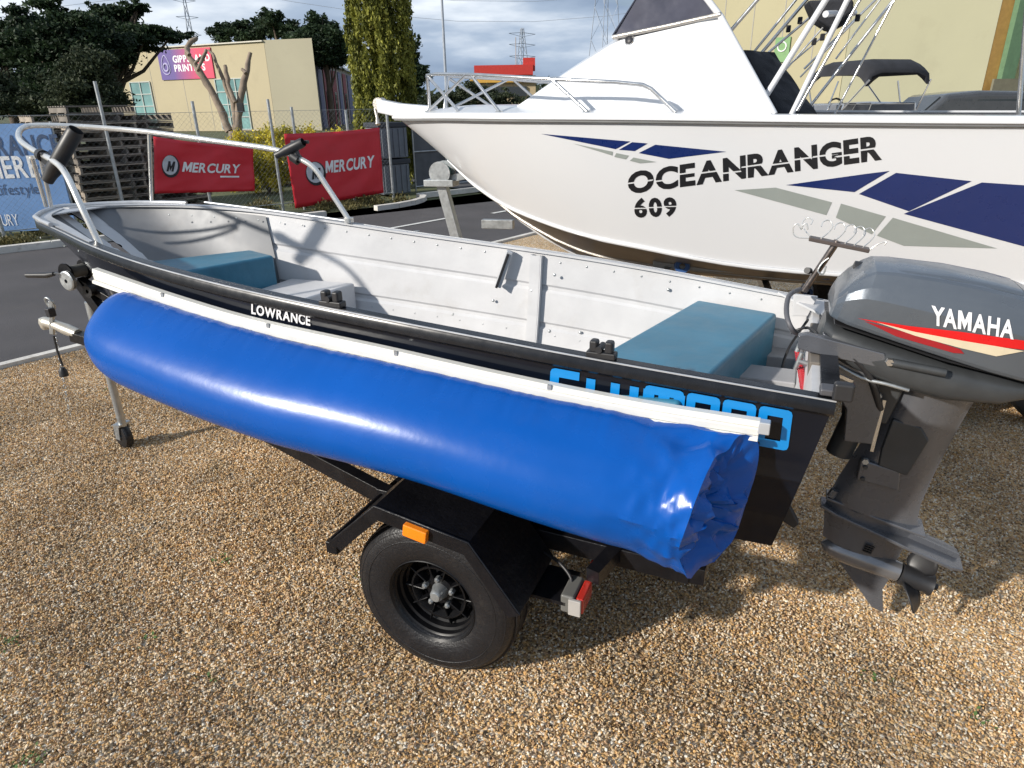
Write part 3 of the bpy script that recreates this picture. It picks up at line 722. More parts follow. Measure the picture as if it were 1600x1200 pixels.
def cloth(fr_u, poly_uz, nx, nz, m, name, parent, o_=.05, amp=.02, seed=0, edge=0):
    """sagging printed banner: bilinear patch between four corners with wrinkles"""
    mb = MB(); tl, tr, br, bl = [V((a, b, 0)) for a, b in poly_uz]
    def S(s_, t_):
        p = (bl*(1-s_)+br*s_)*(1-t_) + (tl*(1-s_)+tr*s_)*t_
        w_ = amp*(noise.noise(V((s_*3+seed, t_*2.2-s_*2, seed)))*1.6 + noise.noise(V((s_*7-t_*5, t_*6, seed+3)))*.6)
        return p.x, p.y - .02*math.sin(s_*math.pi)*t_*edge, o_ + w_ + .02
    for i in range(nx+1):
        for j in range(nz+1):
            u_, z_, oo = S(i/nx, j/nz); mb.v.append(tuple(F3(u_, z_, oo)))
    for i in range(nx):
        for j in range(nz): a = i*(nz+1)+j; mb.f.append((a, a+1, a+nz+2, a+nz+1)); mb.mi.append(0)
    o = mb.build(name, m, parent, smooth=60, solid=.004)
    return o, (lambda s_, t_, e=.012: (lambda q: F3(q[0], q[1], q[2]+e))(S(s_, t_)))
m_rban = mat('red_vinyl', lin((205, 38, 52)), .45, var=.08, vs=2, bump=1.5, bs=5)
m_sil = mat('silver_print', (.55, .56, .60), .4); m_blk = mat('black_print', (.02, .02, .025), .45)
def mercury(lab, q, logo, word, line, seed):
    r_ = thing('banner', lab, 'banner', (0, 0, 0), 0, 'red banners tied to the fence'); uz = [fence_uz(*p) for p in q]
    o, S = cloth(None, uz, 28, 16, m_rban, 'banner_cloth', r_, amp=.022, seed=seed, edge=1.2)
    x0_, x1_, y0_, y1_ = word
    on_plane(glyphs('MERCURY', .03, .22, .04, None, .7), lambda u_, v_: S(x0_+(x1_-x0_)*u_, y0_+(y1_-y0_)*v_)).build('banner_lettering', m_wp, r_, recalc=False)
    if line: on_plane(polycut([(line[0], line[2]), (line[1], line[2]), (line[1], line[3]), (line[0], line[3])], .05), lambda u_, v_: S(u_, v_)).build('small_print', m_wp, r_, recalc=False)
    cx, cy, rx, ry = logo
    disc = lambda k_, n_=20, a0=0, a1=6.2832: [(cx+rx*k_*math.cos(a0+(a1-a0)*i/n_), cy+ry*k_*math.sin(a0+(a1-a0)*i/n_)) for i in range(n_)]
    on_plane(polycut(disc(1), .05), lambda u_, v_: S(u_, v_, .014)).build('emblem', m_blk, r_, recalc=False)
    on_plane(polycut(disc(.86), .05), lambda u_, v_: S(u_-rx*.08, v_+ry*.1, .018)).build('emblem', m_sil, r_, recalc=False)
    on_plane(glyphs('M', .05, .3, .2), lambda u_, v_: S(cx-rx*.5+rx*u_, cy-ry*.45+ry*.9*v_, .023)).build('emblem', m_blk, r_, recalc=False)
    return r_
mercury('smaller red banner on the fence, seen through the middle of the boat rail', [(238, 213), (393, 229), (396, 298), (240, 302)], (.155, .50, .085, .21), (.26, .86, .40, .60), (.64, .84, .31, .345), 1)
mercury('larger red banner on the fence, nearest the golden cypress', [(441, 209), (590, 199), (597, 301), (459, 325)], (.26, .44, .105, .17), (.36, .92, .42, .60), None, 9)

# blue banner on a frame left
m_bban = mat('blue_vinyl', lin((112, 148, 196)), .5, var=.12, vs=1.2)
m_nav = mat('slate_print', lin((68, 86, 116)), .5)
bb = thing('banner', 'pale blue insurance banner standing at the left edge behind the bow', 'banner')
BA = atz(-95, 372, .0); BB = atz(121, 362, .0); bd = (BB-BA); BL = bd.length; bd.normalize(); bn = V((bd.y, -bd.x, 0))
def Bq(px, py): return solve_on(px, py, BA, bd)
zt0 = Bq(0, 193)[1]; zt1 = Bq(118, 192)[1]
def BS(u_, z_, o_=0.): return BA + bd*u_ + bn*o_ + V((0, 0, z_))
zt_ = (zt0+zt1)/2
MB().prism([BS(0, .05), BS(BL, .05), BS(BL, zt_), BS(0, zt_)], bn*-.03).build('banner_cloth', m_bban, bb)
for (tx, a, b, mm, bold) in [('INSURANCE', (-82, 213), (97, 242), m_nav, .02), ('THAT HERE', (-110, 245), (64, 277), m_wp, .02), ('on & Lifestyle', (-58, 290), (64, 308), m_nav, 0), ('MERCURY', (-38, 336), (31, 352), m_wp, .0)]:
    if tx == 'THAT HERE': tx, a = 'HERE', (-25, 245)
    ua_, za_ = Bq(*a); ub_, zb_ = Bq(*b)
    on_plane(glyphs(tx, bold, 0, .3), lambda u_, v_: BS(ua_+(ub_-ua_)*u_, zb_+(za_-zb_)*v_, .006)).build('banner_lettering', mm, bb, recalc=False)
for u_ in (.0, BL*.5, BL): MB().tube([BS(u_, 0, -.05), BS(u_, zt_+.02, -.05)], .02, 8).build('post', m_gal, bb)

# pallet stacks
m_wood = mat('weathered_pallet_wood', (.19, .168, .145), .9, var=.45, vs=2.5, bump=2, bs=30, dirt=.5, dcol=(.06, .05, .045))
m_wood2 = mat('paler_pallet_wood', (.34, .29, .235), .9, var=.4, vs=2.5, bump=2, bs=30, dirt=.4, dcol=(.08, .07, .06))
protos = []
for mm in (m_wood, m_wood2):
    pl = thing('pallet', 'wooden pallet', 'pallet', (0, 0, 0))
    bdm = MB().box((0, 0, 0), (1.16, .095, .02)).mesh('deck_board', mm); stm = MB().box((0, 0, 0), (.04, 1.16, .085)).mesh('stringer', mm)
    for k in range(7):
        o = bpy.data.objects.new('deck_board', bdm); COL.objects.link(o); o.parent = pl; o.location = (0, -.53+k*.177, .13)
    for k in range(3):
        o = bpy.data.objects.new('bottom_board', bdm); COL.objects.link(o); o.parent = pl; o.location = (0, -.53+k*.53, .012)
        o = bpy.data.objects.new('stringer', stm); COL.objects.link(o); o.parent = pl; o.location = (-.55+k*.55, 0, .067)
    protos.append(pl)
first = [True, True]; rp = random.Random(4)
stacks = [(62, 11, 'leftmost pallet stack', .15, 1.0), (112, 12, 'second pallet stack from the left', .1, 1.3), (160, 13, 'stack behind the fence post', .1, .2), (212, 12, 'stack beside the red banner', .4, .5), (255, 8, 'low stack behind the red banner', .3, .4)]
names_ = ['bottom', 'second', 'third', 'fourth', 'fifth', 'sixth', 'seventh', 'eighth', 'ninth', 'tenth', 'eleventh', 'twelfth', 'thirteenth', 'fourteenth', 'fifteenth']
for si, (px, cnt, nm, rz, dd) in enumerate(stacks):
    u_, _ = fence_uz(px, 250, 2.6+dd*.6)
    base = FO + fn*(2.6+dd*.6) + fd*u_
    for k in range(cnt):
        w_ = 1 if rp.random() < .5 else 0
        o = protos[w_] if first[w_] else copy_tree(protos[w_]); first[w_] = False
        o.location = (base.x + rp.uniform(-.03, .03), base.y + rp.uniform(-.03, .03), k*.148 - .02); o.rotation_euler = (0, 0, math.atan2(fd.y, fd.x) + rz + rp.uniform(-.03, .03))
        o['label'] = ('pale ' if w_ else 'grey ') + 'weathered wooden pallet, ' + (names_[k] + ' from the ground' if 0 < k < cnt-1 else ('topmost' if k else 'lowest')) + ' in the ' + nm; o['group'] = 'wooden pallets stacked behind the fence'

# stacked grey bins and gate right of the banners
bn_ = [(598, 640, 204, 248, 'upper'), (601, 642, 252, 303, 'lower')]
m_bin = mat('grey_crate', lin((104, 110, 118)), .6); m_bd = mat('dark_band', (.03, .035, .045), .6)
u0_, _ = fence_uz(598, 280, .5); u1_, _ = fence_uz(641, 280, .5); zz = 0
for nm in ('lower', 'upper'):
    r_ = thing('storage_bin', f'{nm} grey storage bin with a dark lid, stacked beside the right red banner', 'bin', FO+fn*.5+fd*((u0_+u1_)/2)+V((0, 0, zz)), math.atan2(fd.y, fd.x), 'stacked grey storage bins')
    W_ = u1_-u0_; MB().box((0, .3, .33), (W_, .6, .62)).build('body', m_bin, r_, bevel=.02); MB().box((0, .3, .69), (W_+.05, .66, .10)).build('lid', m_bd, r_, bevel=.015)
    for k in range(5): MB().box((-W_*.4+k*W_*.2, -.01, .33), (.03, .03, .55)).build('rib', m_bin, r_)
    zz += .745
ug, _ = fence_uz(645, 280, .8); gt = thing('yard_gate', 'dark grey screened gate between the stacked bins and the white boat bow', 'gate')
def G3(u_, z_, o_=0.): return FO + fn*.8 + fd*u_ - fn*o_ + V((0, 0, z_))
m_screen = mat('shade_cloth', (.10, .105, .115), .9, var=.2, vs=4)
MB().prism([G3(ug+.05, .1), G3(ug+3.4, .1), G3(ug+3.4, 1.62), G3(ug+.05, 1.62)], fn*.01).build('shade_panel', m_screen, gt)
for u_ in (.05, .9, 1.8, 2.7, 3.4): MB().tube([G3(ug+u_, 0, .03), G3(ug+u_, 1.66, .03)], .018, 8).build('upright', m_gal, gt)
for z_ in (.1, .85, 1.62): MB().tube([G3(ug+.05, z_, .03), G3(ug+3.4, z_, .03)], .016, 8).build('rail', m_gal, gt)

# grassy rubbish strip at the fence foot
mcl = []
for i in range(90):
    u_ = random.uniform(0, ub); mcl.append((tuple(FO + fd*u_ - fn*random.uniform(-.9, .9) + V((0, 0, .03))), (.22, .22, random.uniform(.04, .16))))
tag(leaves('rank_grass', mcl, 22000, .028, leafmat('dry_grass', (.03, .035, .012), (.20, .17, .07), 2.0), up=1.5), kind='stuff')

# ------------------------------------------------------------------ parked cars
m_gl = mat('car_glass', (.015, .018, .02), .06, spec=.9, var=.05); m_rub = mat("tyre_rubber", (.010, .010, .012), .42, var=.15, vs=10, bump=1, bs=120, dirt=.25, dcol=(.07, .06, .05)); m_chr = mat('bright_metal', (.6, .6, .6), .2, .9)
def car(lab, c, rz, paint, L_=4.7, W_=1.84, H_=1.78, group='cars parked in front of the cream warehouse'):
    r_ = thing('parked_car', lab, 'car', c, rz, group)
    prof = [(-L_/2, .45), (-L_/2+.02, .95), (-L_/2+.1, 1.02), (-L_/2+1.15, 1.10), (-L_/2+1.95, H_-.06), (-L_/2+2.6, H_), (L_/2-.5, H_-.05), (L_/2-.12, 1.12), (L_/2, .95), (L_/2, .40), (L_/2-.4, .28), (-L_/2+.3, .28)]
    secs = []
    for y_, k in ((-W_/2, .93), (-W_/2+.10, 1), (W_/2-.10, 1), (W_/2, .93)):
        secs.append([(x_*(.985 if abs(y_) > W_/2-.05 else 1), y_*(1 if z_ < 1.12 else .86), z_ if z_ < 1.1 else 1.1+(z_-1.1)*(1 if k == 1 else .93)) for x_, z_ in prof])
    MB().loft(secs).build('body', paint, r_, bevel=.05, seg=3)
    for s_ in (-1, 1):
        y_ = s_*W_*.43
        def zz_(x_, z_): return (x_, s_*(W_/2*(1 if z_ < 1.12 else .885)+.012 - (.0 if z_ < 1.12 else .0)), z_)
        for a, b, c2_, d_ in [(-L_/2+1.32, -L_/2+2.45, -L_/2+2.45, -L_/2+1.98), (-L_/2+2.55, -L_/2+3.5, -L_/2+3.5, -L_/2+2.55), (-L_/2+3.6, L_/2-.32, L_/2-.55, -L_/2+3.6)]:
            MB().prism([zz_(a, 1.13), zz_(b, 1.13), (c2_, s_*(W_/2*.86+.0), H_-.17), (d_, s_*(W_/2*.86+.0), H_-.17)], (0, s_*.012, 0)).build('side_window', m_gl, r_)
        for x_ in (-L_/2+.85, L_/2-.9):
            wh_ = MB().lathe([(.19, -.10), (.32, -.10), (.35, -.06), (.35, .06), (.32, .10), (.19, .10)], (x_, s_*(W_/2-.08), .35), (0, 1, 0), 24, close=True).build('wheel', m_rub, r_, smooth=40)
            MB().lathe([(.0, .07), (.07, .09), (.19, .06), (.2, -.06), (0, -.06)], (x_, s_*(W_/2-.08), .35), (0, s_, 0), 16).build('rim', m_chr, wh_, smooth=40)
        MB().box((-L_/2+.03, s_*W_*.36, .80), (.08, .34, .16)).build('headlight', mat('lamp_lens', (.7, .7, .7), .1), r_, bevel=.02)
        MB().box((L_/2-.02, s_*W_*.42, .98), (.06, .14, .30)).build('taillight', mat('red_lens', (.42, .02, .015), .2), r_, bevel=.02)
        MB().box((-L_/2+1.45, s_*(W_/2+.1), 1.14), (.12, .2, .15)).build('mirror', paint, r_, bevel=.03)
    MB().prism([(-L_/2+1.24, -W_*.39, 1.15), (-L_/2+1.24, W_*.39, 1.15), (-L_/2+1.90, W_*.36, H_-.12), (-L_/2+1.90, -W_*.36, H_-.12)], (-.035, 0, .02)).build('windscreen', m_gl, r_)
    return r_
p = aty(1478, 160, 15.5); car('dark grey four wheel drive showing above the white gunwale', (p.x, 15.5, 0), R(-4), mat('dark_grey_paint', (.06, .062, .065), .3, .3, coat=.6), H_=1.90)
p = aty(1566, 160, 17.5); car('white four wheel drive parked beyond the dark grey one near the right edge', (p.x+.9, 17.8, 0), R(-8), mat('white_car_paint', (.62, .62, .62), .3, coat=.6), H_=1.85)
p = aty(1335, 160, 19); car('silver parked vehicle half hidden behind the black boat canopy', (p.x, 19.5, 0), R(5), mat('silver_paint', (.38, .38, .40), .3, .5, coat=.6), H_=1.72)

# ------------------------------------------------------------------ small runabout with a black canopy behind the big boat
rc_ = aty(1372, 160, 10.6); RB = Frame((rc_.x-.1, 10.9, 0), R(70))
rbt = thing('runabout_boat', 'small runabout with a black canopy and grey tinted windscreen behind the white boat', 'boat', RB.o, RB.rz)
m_gel = mat('white_gelcoat', (.66, .66, .65), .28, var=.04, vs=1, coat=.3); m_can = mat('black_canvas', (.018, .019, .024), .85, var=.3, vs=8, bump=2, bs=60)
secs = []
for i in range(12):
    s_ = i/11; x_ = -2.2+s_*4.4; b_ = .95*(1-max(0, (s_-.45)/.55)**2.4)**.7 if s_ < 1 else .02; zg = 1.22+.14*s_; kl = .52+.35*max(0, (s_-.6)/.4)**2
    secs.append([(x_, -b_, zg), (x_-.1*s_, -b_*.9, (zg+kl)/2), (x_-.25*s_, -b_*.75, kl+.22), (x_-.3*s_, 0, kl), (x_-.25*s_, b_*.75, kl+.22), (x_-.1*s_, b_*.9, (zg+kl)/2), (x_, b_, zg)])
MB().loft(secs).build('hull', m_gel, rbt, smooth=50)
m_tint = mat('tinted_screen', (.14, .15, .17), .08, var=.15, vs=3, spec=.8)
ws = MB(); arc = [( .62, -.72), (.95, -.60), (1.15, -.3), (1.2, 0), (1.15, .3), (.95, .60), (.62, .72)]
arc = [(-.35, -.80)] + arc + [(-.35, .80)]
for (x0_, y0_), (x1_, y1_) in zip(arc[:-1], arc[1:]):
    z0_ = 1.28; h_ = .42
    ws.prism([(x0_, y0_, z0_), (x1_, y1_, z0_), (x1_*.62, y1_*.85, z0_+h_), (x0_*.62 if x0_ > 0 else x0_, y0_*.85, z0_+h_)], (0, 0, .008))
ws.build('windscreen', m_tint, rbt)
for x_, y_ in arc: MB().tube([(x_, y_, 1.27), ((x_*.62 if x_ > 0 else x_), y_*.85, 1.71)], .012, 6).build('screen_frame', m_chr, rbt)
MB().tube([((x_*.62 if x_ > 0 else x_), y_*.85, 1.71) for x_, y_ in arc], .014, 6).build('screen_frame', m_chr, rbt)
secs = []
for i in range(13):
    s_ = i/12; x_ = -.95+s_*1.75; x_ = -.6+s_*1.1; zc = 2.16 + .13*min(1, math.sin(math.pi*min(1, max(0, s_)))*2.2)
    secs.append([(x_, -.60, zc-.20), (x_, -.55, zc-.06), (x_, -.35, zc), (x_, .35, zc), (x_, .55, zc-.06), (x_, .60, zc-.20), (x_, .53, zc-.20), (x_, .50, zc-.1), (x_, .33, zc-.05), (x_, -.33, zc-.05), (x_, -.50, zc-.1), (x_, -.53, zc-.20)])
MB().loft(secs).build('canopy', m_can, rbt, smooth=60)
for s_ in (-1, 1):
    for x_ in (-.9, -.1, .75): MB().tube([(-.1, s_*.86, 1.25), (x_*.7, s_*.57, 2.02)], .011, 6).build('canopy_bow', m_chr, rbt)
MB().tube([(.35+.0*math.cos(a), .15+.17*math.cos(a), 1.62+.17*math.sin(a)) for a in [k*math.pi/8 for k in range(16)]], .014, 6, closed=True).build('steering_wheel', m_can, rbt)
for s_ in (-.35, .35): MB().box((-.3, s_, 1.2), (.45, .42, .5)).build('seat', m_gel, rbt, bevel=.05)
tr2 = thing('boat_trailer', 'trailer under the small runabout behind the white boat', 'trailer', RB.o, RB.rz)
for s_ in (-1, 1):
    MB().beam((-2.1, s_*.5, .42), (2.0, s_*.35, .42), .05, .08).build('rail', m_gal, tr2)
    MB().lathe([(.16, -.08), (.28, -.08), (.30, -.05), (.30, .05), (.28, .08), (.16, .08)], (-.5, s_*.95, .30), (0, 1, 0), 24, close=True).build('wheel', m_rub, tr2, smooth=40)
MB().beam((-.5, -.9, .36), (-.5, .9, .36), .05, .05).build('axle', m_gal, tr2); MB().beam((2.0, 0, .42), (3.2, 0, .42), .07, .08).build('drawbar', m_gal, tr2)

# ------------------------------------------------------------------ the big white plate boat
phR = R(15); W0 = V((2.76, 3.49, 0))
RG = Frame((W0.x+1.15*math.sin(phR), W0.y+1.15*math.cos(phR), 0), phR)
rg = thing('cabin_boat', 'large white cabin boat with navy and grey stripes on its side', 'boat', RG.o, RG.rz)
m_wht = mat('white_boat_paint', (.63, .635, .65), .22, var=.02, vs=.8, coat=.5, rvar=.06)
m_wht2 = mat('white_deck_paint', (.66, .67, .69), .3, var=.03, vs=.8, coat=.3)
m_alu = mat('bare_aluminium', (.50, .47, .43), .38, .85, var=.12, vs=3, bump=1, bs=200, rvar=.12)
m_under = mat('bare_hull_plate', (.20, .175, .155), .45, .6, var=.15, vs=2)
xs_ = [-2.2, -1, 0, 1.1, 2.1, 2.9, 3.46, 3.85, 4.02, 4.08]
bs_ = [1.13, 1.15, 1.15, 1.15, 1.11, .92, .58, .24, .08, .02]
zs_ = [1.66, 1.66, 1.672, 1.69, 1.712, 1.722, 1.726, 1.722, 1.722, 1.722]
cx_ = [-2.2, -1, 0, 1.3, 2.06, 2.5, 2.98, 3.3, 3.5, 3.7]
cb_ = [1.02, 1.06, 1.08, 1.04, .94, .80, .58, .36, .18, .02]
cz_ = [.80, .80, .825, .85, .935, .99, 1.10, 1.22, 1.32, 1.44]
kx_ = [-2.2, -1, 0, 1.3, 2.2, 2.65, 3.05, 3.345, 3.55, 3.78]
kz_ = [.50, .50, .51, .55, .60, .70, .93, 1.18, 1.35, 1.53]
m_st = 44; side, bott, top = {}, [], []
ring = lambda i: None
us = [i/m_st*9 for i in range(m_st+1)]
idx = list(range(10))
def ev(tab, u_): return catm(idx, tab, u_)
for sgn, nm in ((1, 'port'), (-1, 'starboard')):
    secs = []
    for u_ in us:
        gx, gb_, gz = ev(xs_, u_), max(.004, ev(bs_, u_)), ev(zs_, u_); cx2, cb2, cz2 = ev(cx_, u_), max(.004, ev(cb_, u_)), ev(cz_, u_)
        row = []
        for t_ in [0, .12, .25, .4, .55, .7, .85, 1]:
            bulge = .02*math.sin(math.pi*t_)
            row.append((gx+(cx2-gx)*t_, sgn*(gb_+(cb2-gb_)*t_+bulge*min(1, gb_*2)), gz+(cz2-gz)*t_))
        secs.append(row)
    side[sgn] = secs
    mbs = MB().loft(secs, closed=False); o = mbs.build('hull_side', m_wht, rg, smooth=30)
    if sgn == 1: bvhR = BVHTree.FromPolygons([V(p) for p in mbs.v], mbs.f)
    secs2 = []
    for u_ in us:
        cx2, cb2, cz2 = ev(cx_, u_), max(.004, ev(cb_, u_)), ev(cz_, u_); kx2, kz2 = ev(kx_, u_), ev(kz_, u_)
        secs2.append([(cx2, sgn*cb2, cz2-.002), (cx2, sgn*max(.002, cb2-.035), cz2-.012)] + [(cx2+(kx2-cx2)*t_, sgn*cb2*(1-t_)*.97, cz2-.012+(kz2-cz2)*t_) for t_ in (.33, .66, 1)])
    MB().loft(secs2, closed=False).build('hull_bottom', m_under, rg, smooth=30)
    MB().tube([tuple(V(s_[3])+V((0, sgn*.012, 0))) for s_ in secs2[6:-2:2]], .014, 6).build('strake', m_alu, rg, smooth=60)
    # gunwale: rolled extrusion standing proud of the side
    g_ = MB(); sc = []
    for u_ in us:
        gx, gb_, gz = ev(xs_, u_), max(.004, ev(bs_, u_)), ev(zs_, u_)
        prof = [(.014, -.034), (.024, -.028), (.024, -.004), (.016, .006), (-.10, .010), (-.10, -.004), (.0, -.006)]
        sc.append([(gx, sgn*max(.003, gb_+a), gz+b) for a, b in prof])
    g_.loft(sc).build('gunwale', m_wht2, rg, smooth=40)
    MB().tube([(ev(xs_, u_), sgn*(ev(bs_, u_)+.012), ev(zs_, u_)-.040) for u_ in us[:-3]], .006, 6).build('rubbing_strip', mat('grey_rubber', (.16, .16, .16), .6), rg, smooth=60)
# chine edge lip, stem bar, transom, deck
for sgn in (1, -1):
    MB().tube([(ev(cx_, u_), sgn*(ev(cb_, u_)+.006), ev(cz_, u_)) for u_ in us[:-2]], .013, 6).build('chine_rail', m_wht2, rg, smooth=60)
stem = [(4.10, 0, 1.722), (4.0, 0, 1.69)] + [(ev(kx_, u_)+.012, 0, ev(kz_, u_)) for u_ in [9, 8.6, 8, 7.5, 7, 6.5, 6, 5.5, 5, 4.5, 4]]
MB().tube(stem, .016, 8).build('stem_bar', m_wht2, rg, smooth=60)
s0, s1 = side[1][0], side[-1][0]
MB().add([s0[0], s0[-1], (-2.2, 0, .50), s1[-1], s1[0]], [(0, 1, 2, 3, 4)]).build('transom', m_wht, rg)
# foredeck with a nose rising to the anchor roller
dk = []
for u_ in us:
    x_ = ev(xs_, u_)
    if x_ < 1.25: continue
    b_ = max(.003, ev(bs_, u_)-.09); z_ = ev(zs_, u_); cr_h = .05*min(1, b_*2)
    dk.append([(x_, b_, z_+.004), (x_, b_*.6, z_+.004+cr_h*.7), (x_, 0, z_+.004+cr_h), (x_, -b_*.6, z_+.004+cr_h*.7), (x_, -b_, z_+.004)])
MB().loft(dk, closed=False).build('foredeck', m_wht2, rg, smooth=40)
bow = MB(); bow.loft([[(3.75, .13, 1.70), (3.75, -.13, 1.70), (3.75, -.10, 1.775), (3.75, .10, 1.775)], [(4.02, .07, 1.70), (4.02, -.07, 1.70), (4.02, -.065, 1.80), (4.02, .065, 1.80)], [(4.20, .05, 1.735), (4.20, -.05, 1.735), (4.20, -.055, 1.835), (4.20, .055, 1.835)]])
bow.build('bowsprit', m_wht2, rg, bevel=.01)
MB().lathe([(.0, -.04), (.045, -.04), (.03, 0), (.045, .04), (0, .04)], (4.19, 0, 1.80), (0, 1, 0), 14).build('anchor_roller', m_alu, rg, smooth=50)
MB().tube([(4.20, .0, 1.82), (4.235, 0, 1.76), (4.21, .03, 1.70), (4.20, .05, 1.65)], [.012, .012, .012, .02], 8).build('anchor_shank', m_alu, rg)
# cabin with raked front, side panels and tapered top
YS = .80
cabA = RG.loc(780, 178, y=.55); cabB = RG.loc(962, 54, y=.55); cabC = RG.loc(1122, 28, y=YS); cabD = RG.loc(1212, 178, y=YS+.02)
prof = [(3.02, .50, 1.72), (2.36, .56, 2.115), (1.735, .66, 2.20), (1.375, .80, 1.70)]
cab = MB()
def cs(x_, b0, b1, z1, crown):      # one section: foot, shoulder, crown
    z0_ = 1.70
    return [(x_, b0, z0_), (x_, b0*.4+b1*.6, z0_+(z1-z0_)*.5), (x_, b1, z1), (x_, b1*.6, z1+crown*.8), (x_, 0, z1+crown), (x_, -b1*.6, z1+crown*.8), (x_, -b1, z1), (x_, -(b0*.4+b1*.6), z0_+(z1-z0_)*.5), (x_, -b0, z0_)]
secs = [cs(3.06, .40, .38, 1.735, .02), cs(2.95, .54, .46, 1.78, .03), cs(2.65, .70, .52, 1.945, .05), cs(2.34, .795, .56, 2.11, .06), cs(2.28, .81, .572, 2.132, .05)]
last = [(1.36, .90, 1.70), (1.566, .792, 2.009), (1.70, .72, 2.215), (1.74, .43, 2.25), (1.75, 0, 2.26)]
last = last + [(a_, -b_, c_) for a_, b_, c_ in last[-2::-1]]
midq = [tuple(V(p)*.5+V(q_)*.5) for p, q_ in zip(secs[-1], last)]
secs += [midq, last]
cab.loft(secs, closed=False); cab.build('cabin', m_wht2, rg, smooth=28)
bvhC = BVHTree.FromPolygons([V(p) for p in cab.v], cab.f)
for s_ in (1, -1):
    q = [(2.285, .81), (2.285, .57)]; pts_ = []
    MB().tube([(1.36, s_*.90, 1.70), (1.70, s_*.725, 2.22), (2.02, s_*.52, 2.60)], .018, 8).build('cabin_edge', m_wht2, rg, smooth=60)
    # framed windscreen
    MB().tube([(2.33, s_*.56, 2.15), (2.02, s_*.62, 2.19), (1.70, s_*.735, 2.23)], .014, 8).build('screen_sill', m_alu, rg, smooth=60)
    MB().prism([(2.32, s_*.55, 2.155), (1.72, s_*.715, 2.235), (2.00, s_*.53, 2.58), (2.06, s_*.50, 2.58)], (0, -s_*.006, 0)).build('side_screen', mat('smoked_screen', (.045, .045, .065), .06, var=.3, vs=3, spec=.9), rg)
MB().prism([(2.34, .53, 2.165), (2.34, -.53, 2.165), (2.05, -.48, 2.60), (2.05, .48, 2.60)], (-.008, 0, 0)).build('windscreen', MATS['smoked_screen'], rg)
MB().box((1.98, 0, 2.62), (.30, 1.04, .03)).build('screen_top', m_wht2, rg, bevel=.01)
_h, _n, _, _ = bvhC.ray_cast(RG.inv(CAM), (RG.Mi @ ray(984, 63)).normalized())
_n = _n if _n.y > 0 else -_n
MB().lathe([(.0, .006), (.022, .005), (.026, 0)], _h, _n, 20).build('vent_badge', m_blk, rg, smooth=60)
MB().lathe([(.024, .0), (.027, .008), (.034, .0)], _h, _n, 20).build('vent_ring', m_chr, rg, smooth=60)
# bow rails
for s_ in (1, -1):
    f_ = MB()
    pth = [(3.72, .16, 1.75), (3.70, .22, 1.985), (3.60, .30, 1.985), (3.28, .55, 1.965), (2.8, .80, 1.925), (2.25, .93, 1.885), (2.10, .955, 1.868), (2.05, .965, 1.845), (1.90, 1.03, 1.72)]
    sm = [V(p) for p in pth]
    MB().tube([(x_, s_*y_, z_) for x_, y_, z_ in pth], .0125, 10).build('bow_rail', m_chr, rg, smooth=70)
    for a, b in [((3.70, .22, 1.98), (3.38, .48, 1.735)), ((3.30, .54, 1.965), (3.72, .20, 1.74)), ((3.26, .56, 1.963), (3.02, .74, 1.735)), ((2.66, .84, 1.915), (2.42, .95, 1.73))]:
        MB().tube([(a[0], s_*a[1], a[2]), (b[0], s_*b[1], b[2])], .011, 8).build('stanchion', m_chr, rg, smooth=70)
        MB().cyl((b[0], s_*b[1], b[2]-.012), (b[0], s_*b[1], b[2]+.004), .025, 12).build('foot_plate', m_chr, rg)
# canopy frame, rocket launcher and dark canvas
tubes = [((1203, 140), (1290, 0), .80, .017), ((1240, 172), (1325, -2), .82, .015), ((1250, 165), (1345, -3), .7, .009), ((1290, 135), (1400, -5), -.75, .011), ((1306, 175), (1392, 10), -.6, .008), ((1140, 50), (1185, -2), .55, .011), ((1175, 85), (1245, -2), -.4, .009), ((1182, 92), (1262, -2), -.45, .012), ((1215, 70), (1300, -2), -.5, .009), ((1235, 100), (1305, 40), -.6, .006), ((1278, 92), (1350, 18), -.65, .006), ((1285, 80), (1370, -2), -.7, .008), ((1240, 95), (1290, 38), -.2, .006), ((1330, 60), (1375, 0), -.8, .007), ((1592, 170), (1606, -10), .9, .012)]
for (p0, p1, y_, r_) in tubes:
    a, b = RG.loc(*p0, y=y_), RG.loc(*p1, y=y_); b = b + (b-a)*.35
    if y_ > 0 and p0[1] > 130: a = a + (a-b)*.0
    a2 = a - (b-a).normalized()*(.16 if y_ < 0 else .03)
    MB().tube([a2, b], r_, 8).build('frame_tube', m_chr if r_ < .013 else m_wht2, rg, smooth=70)
a, b = RG.loc(1290, 22, y=.1), RG.loc(1335, 20, y=-.5); MB().tube([a, b], .02, 8).build('frame_tube', m_wht2, rg, smooth=70)
for px, py in [(1232, 45), (1250, 32), (1272, 65), (1340, 28), (1285, 58)]:
    c_ = RG.loc(px, py, y=-.5); MB().box(c_, (.03, .03, .045)).build('clamp', m_can, rg, bevel=.005)
cv = [RG.loc(px, py, y=.3) for px, py in [(1163, 78), (1218, 76), (1292, 182), (1222, 182)]]
cm = MB()
for i in range(9):
    for j in range(5):
        s_, t_ = i/8, j/4; p = (cv[0]*(1-t_)+cv[1]*t_)*(1-s_) + (cv[3]*(1-t_)+cv[2]*t_)*s_; p.y += -.35*t_ + .03*math.sin(i*1.7+j*2.1); cm.v.append(tuple(p))
for i in range(8):
    for j in range(4): q = i*5+j; cm.f.append((q, q+1, q+6, q+5)); cm.mi.append(0)
cm.build('folded_canvas', m_can, rg, smooth=50, solid=.03)
